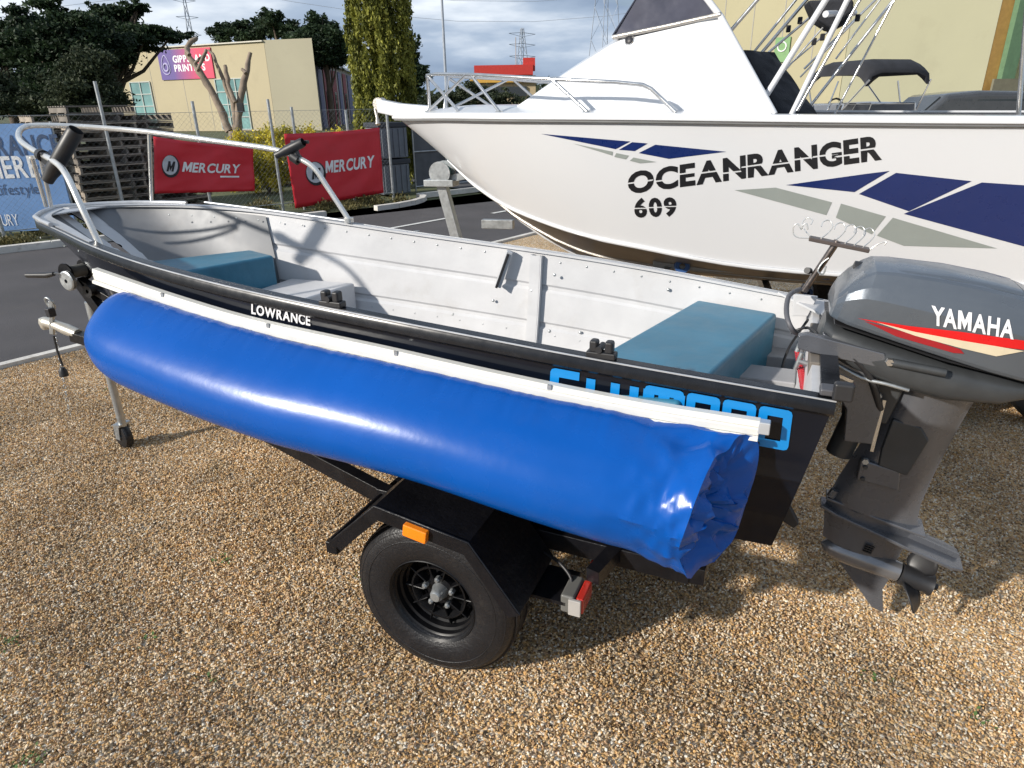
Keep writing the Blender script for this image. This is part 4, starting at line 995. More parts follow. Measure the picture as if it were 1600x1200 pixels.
for q, y_ in [([(1262, 0), (1335, -2), (1333, 18), (1300, 46), (1275, 30)], -.1), ([(1296, 30), (1330, 24), (1318, 40), (1300, 48)], -.3)]:
    MB().prism([RG.loc(px, py, y=y_) for px, py in q], (0, -.25, 0)).build('rolled_canopy', m_can, rg, bevel=.02)
for px in (1265, 1300): MB().box(RG.loc(px, 180, y=.2)+V((0, 0, -.25)), (.5, .5, .5)).build('seat_box', m_wht2, rg, bevel=.03)
# print on the side
m_navy = mat('navy_vinyl', lin((18, 38, 92)), .3, var=.05, coat=.3); m_gvin = mat('grey_vinyl', lin((140, 146, 142)), .35, var=.04, coat=.3); m_bvin = mat('black_vinyl', (.012, .012, .014), .35, var=.05); m_wvin = mat('white_vinyl', (.72, .72, .74), .3, var=.03)
def stripe(poly, m, nm='side_stripe', off=.0015): on_surface(RG, bvhR, polycut(poly, 22.), None, off).build(nm, m, rg, recalc=False)
stripe([(845, 209), (985, 221), (962, 233)], m_navy); stripe([(988, 222), (1012, 224), (992, 236), (967, 234)], m_navy); stripe([(1024, 226), (1135, 237), (1045, 248), (998, 239)], m_navy)
stripe([(895, 224), (958, 237), (957, 243)], m_gvin); stripe([(963, 239), (983, 243), (978, 249), (960, 245)], m_gvin); stripe([(990, 246), (1026, 253), (1000, 255), (984, 251)], m_gvin)
stripe([(1228, 289), (1350, 272), (1390, 267), (1335, 300)], m_navy); stripe([(1400, 270), (1518, 283), (1420, 330), (1342, 303)], m_navy); stripe([(1534, 285), (1640, 292), (1640, 395), (1600, 385), (1412, 334)], m_navy)
stripe([(1148, 297), (1212, 293), (1300, 316), (1291, 336)], m_gvin); stripe([(1314, 318), (1384, 338), (1362, 366), (1306, 340)], m_gvin); stripe([(1395, 340), (1558, 388), (1412, 384), (1370, 368)], m_gvin)
cuts = []
gx_ = [i/11 for i in range(11)]
for i in range(11):
    c_ = (i+.5)/11; cuts.append(((c_, [.5, .42, .58, .5, .35, .5, .42, .5, .5, .38, .5][i], .045), [(0.02, 1), (.03, 1), (.05, 1), (.1, 1), (.12, 1), (.03, 1), (.1, 1), (.12, 1), (.03, 1), (.05, 1), (.03, 1)][i], .07))
on_surface(RG, bvhR, glyphs('OCEANRANGER', .042, 0, .012, cuts, .62), quadmap([(981, 269), (1376, 210), (1378, 250), (981, 304)]), .002).build('side_lettering', m_bvin, rg, recalc=False)
on_surface(RG, bvhR, glyphs('609', .045, 0, .06, [((.15, .48, .16), (.05, 1), .06), ((.5, .5, .16), (0, 1), .06), ((.85, .52, .16), (.05, 1), .06)], .9), quadmap([(990, 309), (1056, 307), (1058, 338), (992, 341)]), .002).build('side_lettering', m_bvin, rg, recalc=False)

# trailer of the big boat
tg = thing('boat_trailer', 'galvanised trailer with blue rollers carrying the large white boat', 'trailer', RG.o, RG.rz)
for s_ in (1, -1):
    MB().beam((-2.0, s_*.78, .52), (1.9, s_*.78, .52), .06, .10).build('side_rail', m_gal, tg, bevel=.004)
    MB().beam((1.9, s_*.78, .52), (4.3, s_*.05, .52), .06, .10).build('drawbar_rail', m_gal, tg, bevel=.004)
    MB().beam((-1.9, s_*.55, .70), (2.0, s_*.5, .74), .05, .06).build('skid_rail', m_gal, tg)
    for x_ in (-1.6, -.4, .8, 1.9): MB().beam((x_, s_*.78, .55), (x_, s_*.50, .72), .04, .04).build('skid_bracket', m_gal, tg)
    for x_ in (1.8, .9): MB().lathe([(.02, -.05), (.048, -.05), (.055, 0), (.048, .05), (.02, .05)], (x_, s_*.62, .755), (0, 1, .2), 16).build('roller', mat('blue_roller', (.03, .09, .26), .35), tg, smooth=50)
    for x_ in (-.38, .38):
        w_ = MB().lathe([(.17, -.09), (.29, -.10), (.325, -.075), (.335, -.03), (.335, .03), (.325, .075), (.29, .10), (.17, .09)], (x_, s_*1.06, .335), (0, 1, 0), 36, close=True).build('wheel', m_rub, tg, smooth=35)
        MB().lathe([(0, .03), (.05, .05), (.12, .02), (.17, .06), (.175, -.06), (0, -.06)], (x_, s_*1.06, .335), (0, s_, 0), 24).build('rim', m_gal, w_, smooth=40)
        MB().beam((x_, s_*.95, .335), (x_, 0, .335), .05, .05).build('axle', m_gal, tg)
for x_ in (-1.9, -.2, 1.2, 2.6): MB().beam((x_, -.76 if x_ < 2 else -.5, .50), (x_, .76 if x_ < 2 else .5, .50), .05, .08).build('cross_member', m_gal, tg)
for x_, z_ in ((2.70, .66), (.9, .53)): MB().lathe([(.01, -.09), (.03, -.09), (.045, 0), (.03, .09), (.01, .09)], (x_, 0, z_-.05), (0, 1, 0), 16).build('keel_roller', MATS['blue_roller'], tg, smooth=50); 
MB().beam((2.70, 0, .50), (2.70, 0, .60), .04, .1).build('roller_bracket', m_gal, tg)
# slanted winch post with winch, strap and bow stop
a, b = RG.loc(690, 285, y=.1), RG.loc(714, 374, y=.1); d_ = (b-a).normalized(); low = a + d_*((.52-a.z)/d_.z)
MB().beam(a, low, .075, .075, up=(0, 1, 0)).build('winch_post', m_gal, tg, bevel=.004)
MB().box(a + V((0, 0, .0)), (.24, .16, .05)).build('winch_bracket', m_gal, tg, bevel=.004)
MB().lathe([(.02, -.05), (.055, -.05), (.055, .05), (.02, .05)], a+V((-.01, 0, .075)), (0, 1, 0), 18).build('winch_strap', mat('teal_webbing', (.10, .30, .32), .8), tg, smooth=40)
for y_ in (-.06, .06): MB().lathe([(0, -.006), (.085, -.006), (.085, .006), (0, .006)], a+V((-.01, y_, .075)), (0, 1, 0), 20).build('winch_plate', m_gal, tg)
MB().beam(a+V((-.02, 0, .02)), a+V((-.24, 0, .06)), .05, .05).build('bow_stop_arm', m_gal, tg)
MB().lathe([(.01, -.07), (.04, -.07), (.04, .07), (.01, .07)], a+V((-.25, 0, .10)), (0, 1, 0), 16).build('bow_stop', m_blk, tg, smooth=40)
for z_, w_ in ((.60, .36),): MB().box(RG.loc(778, 350, y=0)+V((0, 0, 0)), (.26, .06, .07)).build('step_plate', m_gal, tg, bevel=.005)
MB().tube([(4.25, 0, .55), (4.5, 0, .56)], [.05, .035], 10).build('coupling', m_gal, tg, smooth=50)
MB().tube([(3.9, .14, .85), (3.9, .14, .16)], .026, 10).build('jockey_post', m_gal, tg, smooth=50)
MB().lathe([(.01, -.03), (.09, -.03), (.1, 0), (.09, .03), (.01, .03)], (3.9, .14, .10), (0, 1, 0), 20).build('jockey_wheel', m_rub, tg, smooth=40)
# ------------------------------------------------------------------ the open dinghy
T = Frame((1.037, 2.052, 0), R(23))
LB = 3.76
tb = thing('open_boat', 'small open black dinghy with white inside and two teal box seats', 'boat', T.o, T.rz)
m_blkp = mat('black_hull_paint', (.004, .006, .012), .14, var=.25, vs=3, rvar=.07, dirt=.06, dcol=(.03, .03, .03), spec=.35)
m_ins = mat('white_inner_paint', (.53, .53, .54), .45, var=.08, vs=2.2, bump=1.5, bs=9, dirt=.28, dcol=(.34, .31, .27))
m_flr = mat('grey_floor_paint', (.30, .30, .31), .6, var=.15, vs=4, dirt=.5, dcol=(.16, .15, .14))
m_gwl = mat('worn_black_rail', (.009, .010, .013), .25, var=.3, vs=9, dirt=.12, dcol=(.10, .10, .11), spec=.4)
m_lrim = mat('pale_alloy', (.52, .53, .55), .35, .5, var=.1, vs=8)
m_teal2 = mat('teal_seat_paint', (.030, .155, .245), .40, var=.22, vs=3.5, bump=3, bs=7, dirt=.15, dcol=(.02, .07, .11))
kb = [0, .2, .4, .6, .75, .88, .95, 1.]; bb_ = [.498, .571, .584, .548, .470, .345, .235, .012]
kz = [0, .25, .5, .75, 1.]; zz_k = [1.046, 1.132, 1.203, 1.285, 1.305]
def hb(s_): return max(.01, catm(kb, bb_, s_))
def hz_(s_): return catm(kz, zz_k, s_)
def bowf(s_, a, p_): return max(0, (s_-a)/(1-a))**p_
def hc(s_): return .52+.045*LB*s_+.33*bowf(s_, .6, 2)
def hk(s_): return .46+.040*LB*s_+.40*bowf(s_, .7, 2)
def hx(s_, t_): return LB*s_ + .12*(1-t_)*(1-s_)**5 - .80*(1-t_)*bowf(s_, .5, 1.8)
SS = [i/40*.9 for i in range(40)] + [.9+.1*math.sin(i/14*math.pi/2) for i in range(15)]
def hull_pt(s_, t_, sg, inset=0.):
    """t 1 = gunwale, .2 = chine, 0 = keel"""
    b_, zg, zc, zk = hb(s_), hz_(s_), hc(s_), hk(s_)
    if t_ >= .2:
        f_ = (t_-.2)/.8; k_ = .86-.34*bowf(s_, .5, 1.5); y_ = b_*(k_+(1-k_)*f_**.9) + .012*math.sin(math.pi*f_); z_ = zc+(zg-zc)*f_
    else:
        f_ = t_/.2; y_ = b_*(.86-.34*bowf(s_, .5, 1.5))*f_; z_ = zk+(zc-zk)*f_**1.1
    return V((hx(s_, t_), sg*max(0, y_-inset), z_))
ts_out = [1, .9, .8, .7, .62, .60, .58, .5, .42, .40, .38, .3, .2, .13, .06, 0]
for sg, nm in ((1, 'port'), (-1, 'starboard')):
    secs = []
    for s_ in SS:
        row = []
        for t_ in ts_out:
            ins = -.005 if t_ in (.60, .40) else 0      # pressed swages stand out along the side
            row.append(tuple(hull_pt(s_, t_, sg, ins*min(1, hb(s_)*4))))
        secs.append(row)
    mbh = MB().loft(secs, closed=False); mbh.build('hull_side', m_blkp, tb, smooth=40)
    if sg == 1: bvhT = BVHTree.FromPolygons([V(p) for p in mbh.v], mbh.f)
    # inner skin with its swages
    secs = []
    for s_ in SS[:-2]:
        row = []
        for t_, ins in [(1, .010), (.93, .012), (.80, .012), (.785, .004), (.765, .004), (.75, .013), (.60, .013), (.56, .013), (.545, .004), (.525, .004), (.51, .014), (.4, .014), (.26, .016)]:
            p = hull_pt(s_, t_, sg, ins); p.x -= .015 if s_ > .9 else -.012*(1-s_)**6; row.append(tuple(p))
        secs.append(row)
    MB().loft(secs, closed=False).build('inner_skin', m_ins, tb, smooth=25)
    # gunwale extrusion
    sc = []; cap = []
    for s_ in SS:
        b_, z_, x_ = hb(s_), hz_(s_), LB*s_
        e1 = .020*min(1, b_*3+.3)
        sc.append([(x_+(.02 if s_ > .97 else 0), sg*(b_+a*e1/.02), z_+c_) for a, c_ in [(.000, -.040), (.012, -.040), (.020, -.032), (.020, -.006), (.012, .004), (.002, .004), (.002, -.004), (.0, -.02)]])
        wi = .026 + .045*bowf(s_, .72, 1.2)
        cap.append([(x_ if s_ < .97 else x_-.0, sg*max(.0, b_+.003), z_+.0045), (x_, sg*max(0, b_-wi), z_+.0055), (x_-.001, sg*max(0, b_-wi), z_-.004), (x_, sg*max(0, b_+.003), z_-.004)])
    MB().loft(sc).build('gunwale', m_gwl, tb, smooth=40)
    MB().loft(cap).build('gunwale_cap', m_gwl if sg > 0 else m_ins, tb, smooth=40)
    MB().tube([(LB*s_, sg*(hb(s_)+.014), hz_(s_)+.0035) for s_ in SS[:-1]], .0028, 5).build('worn_edge', m_lrim, tb, smooth=60)
# bow: pale lip and nose cap
lip = []
for s_ in [.74+.26*i/16 for i in range(17)]:
    for_ = bowf(s_, .74, .9); b_ = hb(s_)
    lip.append([(LB*s_, b_-.002, hz_(s_)+.0075), (LB*s_, max(.0, b_-.02-.06*for_), hz_(s_)+.0085)])
for sg in (1, -1): MB().loft([[(x_, sg*y_, z_) for x_, y_, z_ in q] for q in lip], closed=False).build('bow_lip', m_lrim, tb, solid=.003)
MB().tube([(LB*s_, hb(s_)+.012, hz_(s_)+.012) for s_ in [.86, .9, .94, .97, .99, 1.0]] + [(LB*s_, -hb(s_)-.012, hz_(s_)+.012) for s_ in [1.0, .99, .97, .94, .9, .86]], .011, 8).build('bow_trim', m_lrim, tb, smooth=70)
tri = [(LB*.955, hb(.955)-.02, hz_(.955)+.004), (LB*.995, 0.0, hz_(1)+.004), (LB*.955, -hb(.955)+.02, hz_(.955)+.004)]
MB().prism(tri, (0, 0, -.006)).build('breasthook', m_lrim, tb)
# keel strip
MB().tube([tuple(hull_pt(s_, 0, 1) - V((-.006, 0, .006))) for s_ in SS], .014, 6).build('keel_strip', m_gwl, tb, smooth=60)
# transom, floor, ribs
tp = [hull_pt(0, t_, 1) for t_ in (1, .6, .2, 0)] + [hull_pt(0, t_, -1) for t_ in (.2, .6, 1)]
MB().prism(tp, (.022, 0, .0)).build('transom', m_blkp, tb)
tpi = [hull_pt(.0, t_, 1, .02)+V((.026, 0, 0)) for t_ in (.985, .6, .3)] + [hull_pt(.0, t_, -1, .02)+V((.026, 0, 0)) for t_ in (.3, .6, .985)]
MB().prism(tpi, (.03, 0, 0)).build('transom_lining', m_ins, tb)
MB().box((.05, 0, .96), (.03, .42, .17)).build('motor_pad', mat('worn_plywood', (.16, .14, .12), .8, dirt=.5), tb, bevel=.004)
MB().box((.012, 0, 1.047), (.05, .98, .012)).build('transom_cap', m_gwl, tb, bevel=.002)
fl = []
for s_ in SS[:-6]:
    y_ = hull_pt(s_, .3, 1, .02).y; z_ = hc(s_)+(hz_(s_)-hc(s_))*.12
    fl.append([(hx(s_, .3), y_, z_), (hx(s_, .3), y_*.33, z_-.008), (hx(s_, .3), -y_*.33, z_-.008), (hx(s_, .3), -y_, z_)])
MB().loft(fl, closed=False).build('floor', m_flr, tb, smooth=30)
for sx in (1.23,):
    s_ = sx/LB
    for sg in (1, -1):
        for dx in (-.022, .022):
            MB().loft([[tuple(hull_pt(s_+dx/LB, t_, sg, .016)+V((-.006, 0, 0))), tuple(hull_pt(s_+dx/LB, t_, sg, .016)+V((.006, 0, 0))), tuple(hull_pt(s_+dx/LB, t_, sg, .040)+V((.006, 0, 0))), tuple(hull_pt(s_+dx/LB, t_, sg, .040)+V((-.006, 0, 0)))] for t_ in (.98, .8, .6, .4, .25)]).build('rib', m_ins, tb)
        MB().loft([[tuple(hull_pt(s_, t_, sg, .036)+V((-.022, 0, 0))), tuple(hull_pt(s_, t_, sg, .036)+V((.022, 0, 0))), tuple(hull_pt(s_, t_, sg, .041)+V((.022, 0, 0))), tuple(hull_pt(s_, t_, sg, .041)+V((-.022, 0, 0)))] for t_ in (.98, .8, .6, .4, .25)]).build('rib_face', m_ins, tb)
a, b = T.loc(797, 392, y=-.54), T.loc(778, 448, y=-.52); MB().beam(a, b, .035, .03).build('row_socket', m_lrim, tb, bevel=.004); MB().beam(a+V((.0, .02, -.01)), b+V((0, .02, 0)), .012, .012).build('row_socket_slot', mat('black_plastic', (.02, .02, .022), .45), tb)
for px, py in [(866, 430), (1044, 453), (1190, 472), (780, 432), (870, 530), (858, 518), (497, 373), (607, 492), (707, 492), (490, 450), (770, 470), (906, 520), (830, 455)]:
    c_ = T.loc(px, py, y=-.53); MB().lathe([(0, .006), (.006, .004), (.008, 0)], (c_.x, -.535, c_.z), (0, 1, 0), 8).build('rivet', m_gal, tb)
# second skin inside the bow, darker grey than the rest
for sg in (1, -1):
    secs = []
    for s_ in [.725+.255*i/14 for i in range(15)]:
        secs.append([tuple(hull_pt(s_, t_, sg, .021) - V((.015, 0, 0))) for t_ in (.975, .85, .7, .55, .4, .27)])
    MB().loft(secs, closed=False).build('bow_grey_skin', mat('bow_skin_grey', (.16, .165, .175), .5, .2, var=.15, vs=4, dirt=.2), tb, smooth=40)
def sweep(x_):
    xs, ys = [0, 2.3, 2.7, 3.09, 3.36, 3.6, 3.8], [0, 0, -.025, -.085, -.115, -.13, -.135]
    return catm(xs, ys, min(max(x_, 0), 3.8))
for o_ in tb.children:
    for v_ in o_.data.vertices:
        if v_.co.x > 2.3: v_.co.y += sweep(v_.co.x)
rv = MB()
for sg in (1, -1):
    for i in range(26):
        for t_ in (.95, .48):
            p = hull_pt((.12+i*.125)/LB, t_, sg, .013); rv.lathe([(0, .003), (.004, .002), (.005, 0)], p, (0, -sg, 0), 6)
tag(rv.build('rivet_rows', m_gal, tb), kind='stuff')
# seats
def seat_box(nm, cor, ztop, zbot, lab=None):
    mb = MB(); mb.prism([(x_, y_, zbot) for x_, y_ in cor], (0, 0, ztop-zbot)); return mb.build(nm, m_teal2, tb, bevel=.014, seg=3, label=lab)
def pz(px, py, z): q = T.loc(px, py, z=z); return (q.x, q.y)
zs1 = 1.005
A_, B_, C_, D_ = pz(948, 548, zs1), pz(1090, 468, zs1), pz(1215, 489, zs1), pz(1102, 592, zs1)
def ext(p, q, k): return (q[0]+(q[0]-p[0])*k, q[1]+(q[1]-p[1])*k)
seat_box('seat', [ext(B_, A_, .45), B_, C_, ext(C_, D_, .25)], zs1, .72)
MB().prism([(x_, y_, .62) for x_, y_ in [(A_[0]+.08, .40), (B_[0]+.0, -.43), (C_[0]+.03, -.40), (D_[0], .42)]], (0, 0, .11)).build('seat_base', m_ins, tb)
zs2 = 1.10
A2_, B2_, C2_ = pz(232, 408, zs2), pz(392, 390, zs2), pz(428, 399, zs2); D2_ = pz(290, 423, zs2)
seat_box('seat', [ext(B2_, A2_, .08), B2_, C2_, ext(C2_, D2_, .35)], zs2, .93)
MB().prism([(2.62, .20, .80), (2.62, -.38, .80), (2.90, -.36, .80), (2.90, .14, .80)], (0, 0, .13)).build('seat_base', m_ins, tb)
c_ = T.loc(465, 430, y=-.30); MB().prism([(2.18, -.47, .72), (2.56, -.45, .72), (2.56, -.10, .72), (2.24, -.10, .72)], (0, 0, .235)).build('locker', m_ins, tb, bevel=.01)
# row-lock blocks
for px, py, sg in [(517, 474, 1), (936, 550, 1)]:
    q = T.loc(px, py, y=hb(.3)-.005); s_ = q.x/LB; z_ = hz_(s_); y_ = hb(s_)-.012
    r_ = MB(); r_.box((q.x, y_, z_+.012), (.085, .035, .02)); r_.build('rowlock', MATS['black_plastic'], tb, bevel=.004)
    for d_ in (-.022, .022): MB().box((q.x+d_, y_, z_+.037), (.024, .032, .036)).build('rowlock', MATS['black_plastic'], tb, bevel=.007)
    MB().cyl((q.x+.005, y_+.02, z_+.03), (q.x+.005, y_-.03, z_+.03), .010, 12).build('rowlock_pin', MATS['black_plastic'], tb)
# bow rail
m_rail = mat('polished_tube', (.72, .71, .68), .25, .6, var=.08, vs=8)
rail_pts = [T.loc(160, 390, y=.40), T.loc(128, 325, y=.40), T.loc(103, 272, y=.36), T.loc(84, 252, y=.30), T.loc(56, 237, y=.22), T.loc(34, 222, y=.10), T.loc(29, 210, y=.0), T.loc(36, 200, y=-.08), T.loc(58, 196, y=-.14), T.loc(130, 198, y=-.28), T.loc(230, 206, y=-.40), T.loc(340, 221, y=-.46), T.loc(430, 234, y=-.49), T.loc(470, 249, y=-.505), T.loc(492, 264, y=-.51), T.loc(510, 290, y=-.52), T.loc(545, 343, y=-.53)]
MB().tube(smooth_path(rail_pts), .0130, 12).build('bow_rail', m_rail, tb, smooth=80)
def foot(p, nm='rail_foot'): MB().cyl(p-V((0, 0, .012)), p+V((0, 0, .008)), .024, 14).build(nm, m_rail, tb)
foot(rail_pts[0]); foot(rail_pts[-1])
for a, b in [((T.loc(233, 207, y=-.405)), T.loc(237, 316, y=-.44)), (T.loc(50, 246, y=.18), T.loc(72, 322, y=.06)), (T.loc(62, 240, y=.16), T.loc(80, 322, y=-.02))]:
    MB().tube([a, b], .0095, 10).build('rail_post', m_rail, tb, smooth=80)
for pts_ in [[T.loc(75, 345, y=.07), T.loc(110, 368, y=.24), T.loc(150, 387, y=.38)]]: MB().tube(smooth_path(pts_), .007, 8).build('rail_brace', m_rail, tb, smooth=80)
MB().tube(smooth_path([T.loc(320, 316, y=-.47), T.loc(400, 326, y=-.5), T.loc(470, 335, y=-.52), T.loc(540, 345, y=-.53)]), .006, 8).build('rail_brace', m_lrim, tb, smooth=80)
# rod holders on the rail
m_bp = MATS['black_plastic']; m_rackp = mat('brown_tube', (.20, .17, .155), .25, .85, var=.2, vs=20)
def rodholder(a, b, r_, cl):
    MB().lathe([(.0, 0), (r_*.75, 0), (r_*.8, .03), (r_, .06), (r_, (b-a).length-.01), (r_*.86, (b-a).length), (r_*.72, (b-a).length-.02), (r_*.7, .06), (0, .05)], a, b-a, 20).build('rod_holder', m_bp, tb, smooth=45)
    MB().lathe([(.017, -.02), (.026, -.02), (.026, .02), (.017, .02)], cl[0], cl[1], 16, close=True).build('rod_holder_clamp', m_bp, tb, smooth=40)
rodholder(T.loc(74, 282, y=.30), T.loc(119, 203, y=.24), .032, (T.loc(66, 243, y=.25), rail_pts[4]-rail_pts[3]))
MB().beam(T.loc(66, 243, y=.25), T.loc(90, 262, y=.29), .03, .045).build('rod_holder_arm', m_bp, tb, bevel=.006)
rodholder(T.loc(432, 243, y=-.47), T.loc(474, 222, y=-.50), .023, (T.loc(462, 247, y=-.50), rail_pts[14]-rail_pts[13]))
MB().beam(T.loc(456, 225, y=-.50), T.loc(466, 250, y=-.50), .03, .03).build('rod_holder_arm', m_bp, tb, bevel=.005)
MB().beam(T.loc(455, 222, y=-.51), T.loc(482, 222, y=-.52), .02, .016).build('rod_holder_lever', m_bp, tb, bevel=.004)
MB().lathe([(.013, -.025), (.018, -.025), (.018, .025), (.013, .025)], T.loc(438, 238, y=-.495), rail_pts[12]-rail_pts[11], 14, close=True).build('rail_sleeve', m_bp, tb, smooth=40)
# bait board rack at the stern
pk = [T.loc(1256, 455, y=-.44), T.loc(1309, 376, y=-.44)]
MB().tube(pk, .013, 12).build('rack_post', m_rackp, tb, smooth=70)
ra, rb_ = T.loc(1264, 372, y=-.44), T.loc(1358, 391, y=-.44)
MB().beam(ra, rb_, .05, .014).build('rack_board', mat('brown_edge', (.12, .095, .085), .4, .4), tb, bevel=.003)
hk_ = rb_-ra
for f_, dirn in [(.02, -1), (.2, 1), (.42, 1), (.6, 1), (.75, 1), (.9, 1)]:
    c_ = ra + hk_*f_ + V((0, 0, .008))
    pt = [c_, c_+V((-.02*dirn, -.04, .012)), c_+V((-.035*dirn, -.06, .035)), c_+V((-.02*dirn, -.075, .055)), c_+V((.0, -.06, .05)), c_+V((.004, -.045, .035))]
    MB().tube(smooth_path(pt, 3), .0022, 5).build('rack_hook', m_rail, tb, smooth=80)
lp_ = ra+V((0, 0, .0)); MB().tube(smooth_path([lp_, lp_+V((.035, 0, .0)), lp_+V((.055, 0, .012)), lp_+V((.058, 0, .04)), lp_+V((.045, 0, .05)), lp_+V((.03, 0, .03)), lp_+V((.028, 0, .045)), lp_+V((.015, 0, .052)), lp_+V((.008, 0, .03))], 3), .0024, 5).build('rack_hook', m_rail, tb, smooth=80)
MB().tube(smooth_path([rb_, rb_+V((-.02, 0, .02)), rb_+V((-.05, 0, .035)), rb_+V((-.045, 0, .02))], 3), .0022, 5).build('rack_hook', m_rail, tb, smooth=80)
kc_ = T.loc(1283, 418, y=-.44); MB().tube(smooth_path([kc_+V((-.02, .016, .04)), kc_+V((.0, .018, .02)), kc_+V((.01, .02, -.01)), kc_+V((-.01, .02, -.02)), kc_+V((-.015, .02, .01))], 3), .003, 6).build('rack_clip', m_gal, tb)
kc_ = T.loc(1263, 423, y=-.44); MB().lathe([(0, -.012), (.012, -.012), (.012, .012), (0, .012)], kc_, (.5, 1, .3), 12).build('wing_knob', m_bp, tb)
m_leg0 = mat('fitting_grey', (.09, .09, .10), .4, .3)
# stern corner knees and fittings (starboard and port)
MB().prism([T.loc(x_, y_, y=-.42) for x_, y_ in [(1240, 458), (1278, 462), (1262, 492), (1238, 492)]], (0, .02, 0)).build('corner_knee', m_ins, tb, bevel=.003)
MB().prism([(.02, -.49, 1.055), (.02, -.28, 1.055), (.19, -.49, 1.075)], (0, 0, -.008)).build('corner_knee', m_ins, tb)
MB().box(T.loc(1300, 610, z=1.07), (.06, .05, .02)).build('cleat', m_leg0, tb, bevel=.006); MB().box(T.loc(1318, 612, z=1.08), (.05, .03, .05)).build('cleat', m_bp, tb, bevel=.008)
MB().tube(smooth_path([T.loc(1250, 452, z=1.13), T.loc(1233, 462, z=1.14), T.loc(1229, 490, z=1.12), T.loc(1238, 515, z=1.08), T.loc(1255, 530, z=1.02), T.loc(1250, 560, z=.95)]), .0085, 8).build('fuel_hose', mat('grey_hose', (.09, .09, .10), .5), tb, smooth=80)
MB().tube(smooth_path([T.loc(1262, 500, z=1.09), T.loc(1248, 520, z=1.0), T.loc(1232, 545, z=.92), T.loc(1222, 575, z=.85), T.loc(1225, 600, z=.80)]), .005, 6).build('cable', m_bp, tb, smooth=80)
MB().tube(smooth_path([T.loc(1236, 520, z=1.03), T.loc(1262, 512, z=1.06), T.loc(1280, 530, z=1.07), T.loc(1262, 545, z=1.02)]), .005, 6).build('cable', m_bp, tb, smooth=80)
cp = []
for k in range(150):
    f_ = k/149; c_ = T.loc(1247+f_*10, 550+f_*62, z=.98-.02*f_); cp.append(c_ + V((.010*math.cos(k*.85), .010*math.sin(k*.85), 0)))
MB().tube(cp, .0022, 5).build('coiled_lanyard', mat('red_cord', (.42, .02, .03), .4), tb, smooth=80)
MB().box(T.loc(1200, 555, z=.80), (.22, .30, .10)).build('battery_shelf', m_flr, tb, bevel=.006)
MB().box(T.loc(1195, 592, z=.86), (.20, .14, .05)).build('stern_locker', m_flr, tb, bevel=.006)
# transducer bracket under the transom
tq = T.loc(1225, 800, y=.36); MB().prism([T.loc(x_, y_, y=.36) for x_, y_ in [(1222, 785), (1232, 790), (1248, 820), (1240, 826), (1218, 812), (1205, 810)]], (0, -.03, 0)).build('transducer', m_bp, tb, bevel=.003)
MB().beam(tq, tq+V((.06, 0, .02)), .02, .02).build('transducer_bracket', m_bp, tb)
# lettering
m_wl = mat('white_vinyl', (.72, .72, .74), .3, var=.03)
on_surface(T, bvhT, glyphs('LOWRANCE', .03, 0, .06), quadmap([(394, 474), (486, 492), (486, 509), (394, 490)]), .004).build('hull_lettering', m_wl, tb, recalc=False)
m_sky = mat('light_blue_vinyl', lin((18, 132, 205)), .35, var=.04)
# rounded square letters drawn as bands
def band_letters():
    w_ = .26; L_ = {'S': [[(1, 1), (0, 1), (0, .5), (1, .5), (1, 0), (0, 0)]], 'H': [[(0, 1), (0, 0)], [(.18, .5), (.82, .5)], [(1, 1), (1, 0)]], 'I': [[(.3, 1), (.3, 0)]], 'M': [[(0, 0), (0, 1), (1, 1), (1, 0)], [(.5, .87), (.5, 0)]], 'A': [[(0, 0), (0, 1), (1, 1), (1, 0)], [(.18, .42), (.82, .42)]], 'N': [[(0, 0), (0, 1), (1, 1), (1, 0)]], 'O': [[(0, 0), (0, 1), (1, 1), (1, 0), (0, 0)]]}
    out_ = ([], []); xx = 0; marks = []
    adv = {'I': .42, 'M': 1.35}
    for ch in 'SHIMANO':
        ww = 1.0 if ch != 'M' else 1.25; marks.append(len(out_[1]))
        for pl in L_[ch]:
            for (x0, y0), (x1, y1) in zip(pl[:-1], pl[1:]):
                for k in range(6):
                    t0, t1 = k/6, (k+1)/6
                    for seg in ((t0, t1),):
                        ax, ay = x0+(x1-x0)*seg[0], y0+(y1-y0)*seg[0]; bx, by = x0+(x1-x0)*seg[1], y0+(y1-y0)*seg[1]
                        if abs(x1-x0) > abs(y1-y0): pts_ = [(min(ax, bx), ay-w_/2), (max(ax, bx), ay-w_/2), (max(ax, bx), ay+w_/2), (min(ax, bx), ay+w_/2)]
                        else: pts_ = [(ax-w_*.7, min(ay, by)), (ax+w_*.7, min(ay, by)), (ax+w_*.7, max(ay, by)), (ax-w_*.7, max(ay, by))]
                        base_ = len(out_[0]); out_[0].extend([(xx+p[0]*ww, p[1]) for p in pts_]); out_[1].append((base_, base_+1, base_+2, base_+3))
            for (x0, y0) in pl[1:-1]:
                n_ = 8; base_ = len(out_[0]); out_[0].extend([(xx+x0*ww+w_*.7*math.cos(k*math.pi/4), y0+w_/2*math.sin(k*math.pi/4)) for k in range(n_)]); out_[1].append(tuple(range(base_, base_+n_)))
        xx += adv.get(ch, 1.0)+.48 if ch != 'M' else 1.25+.48
    W_ = xx-.48+.0
    vs_ = [(p[0]/W_, (p[1]+.12)/1.24) for p in out_[0]]; marks.append(len(out_[1])); res = []
    for a_, b_ in zip(marks[:-1], marks[1:]):
        fs_ = out_[1][a_:b_]; lo = min(min(f) for f in fs_); hi = max(max(f) for f in fs_)+1
        res.append((vs_[lo:hi], [tuple(i-lo for i in f) for f in fs_]))
    return res
for vf in band_letters(): on_surface(T, bvhT, vf, quadmap([(868, 575), (1232, 641), (1224, 702), (864, 636)]), .004).build('hull_letter', m_sky, tb, recalc=False)

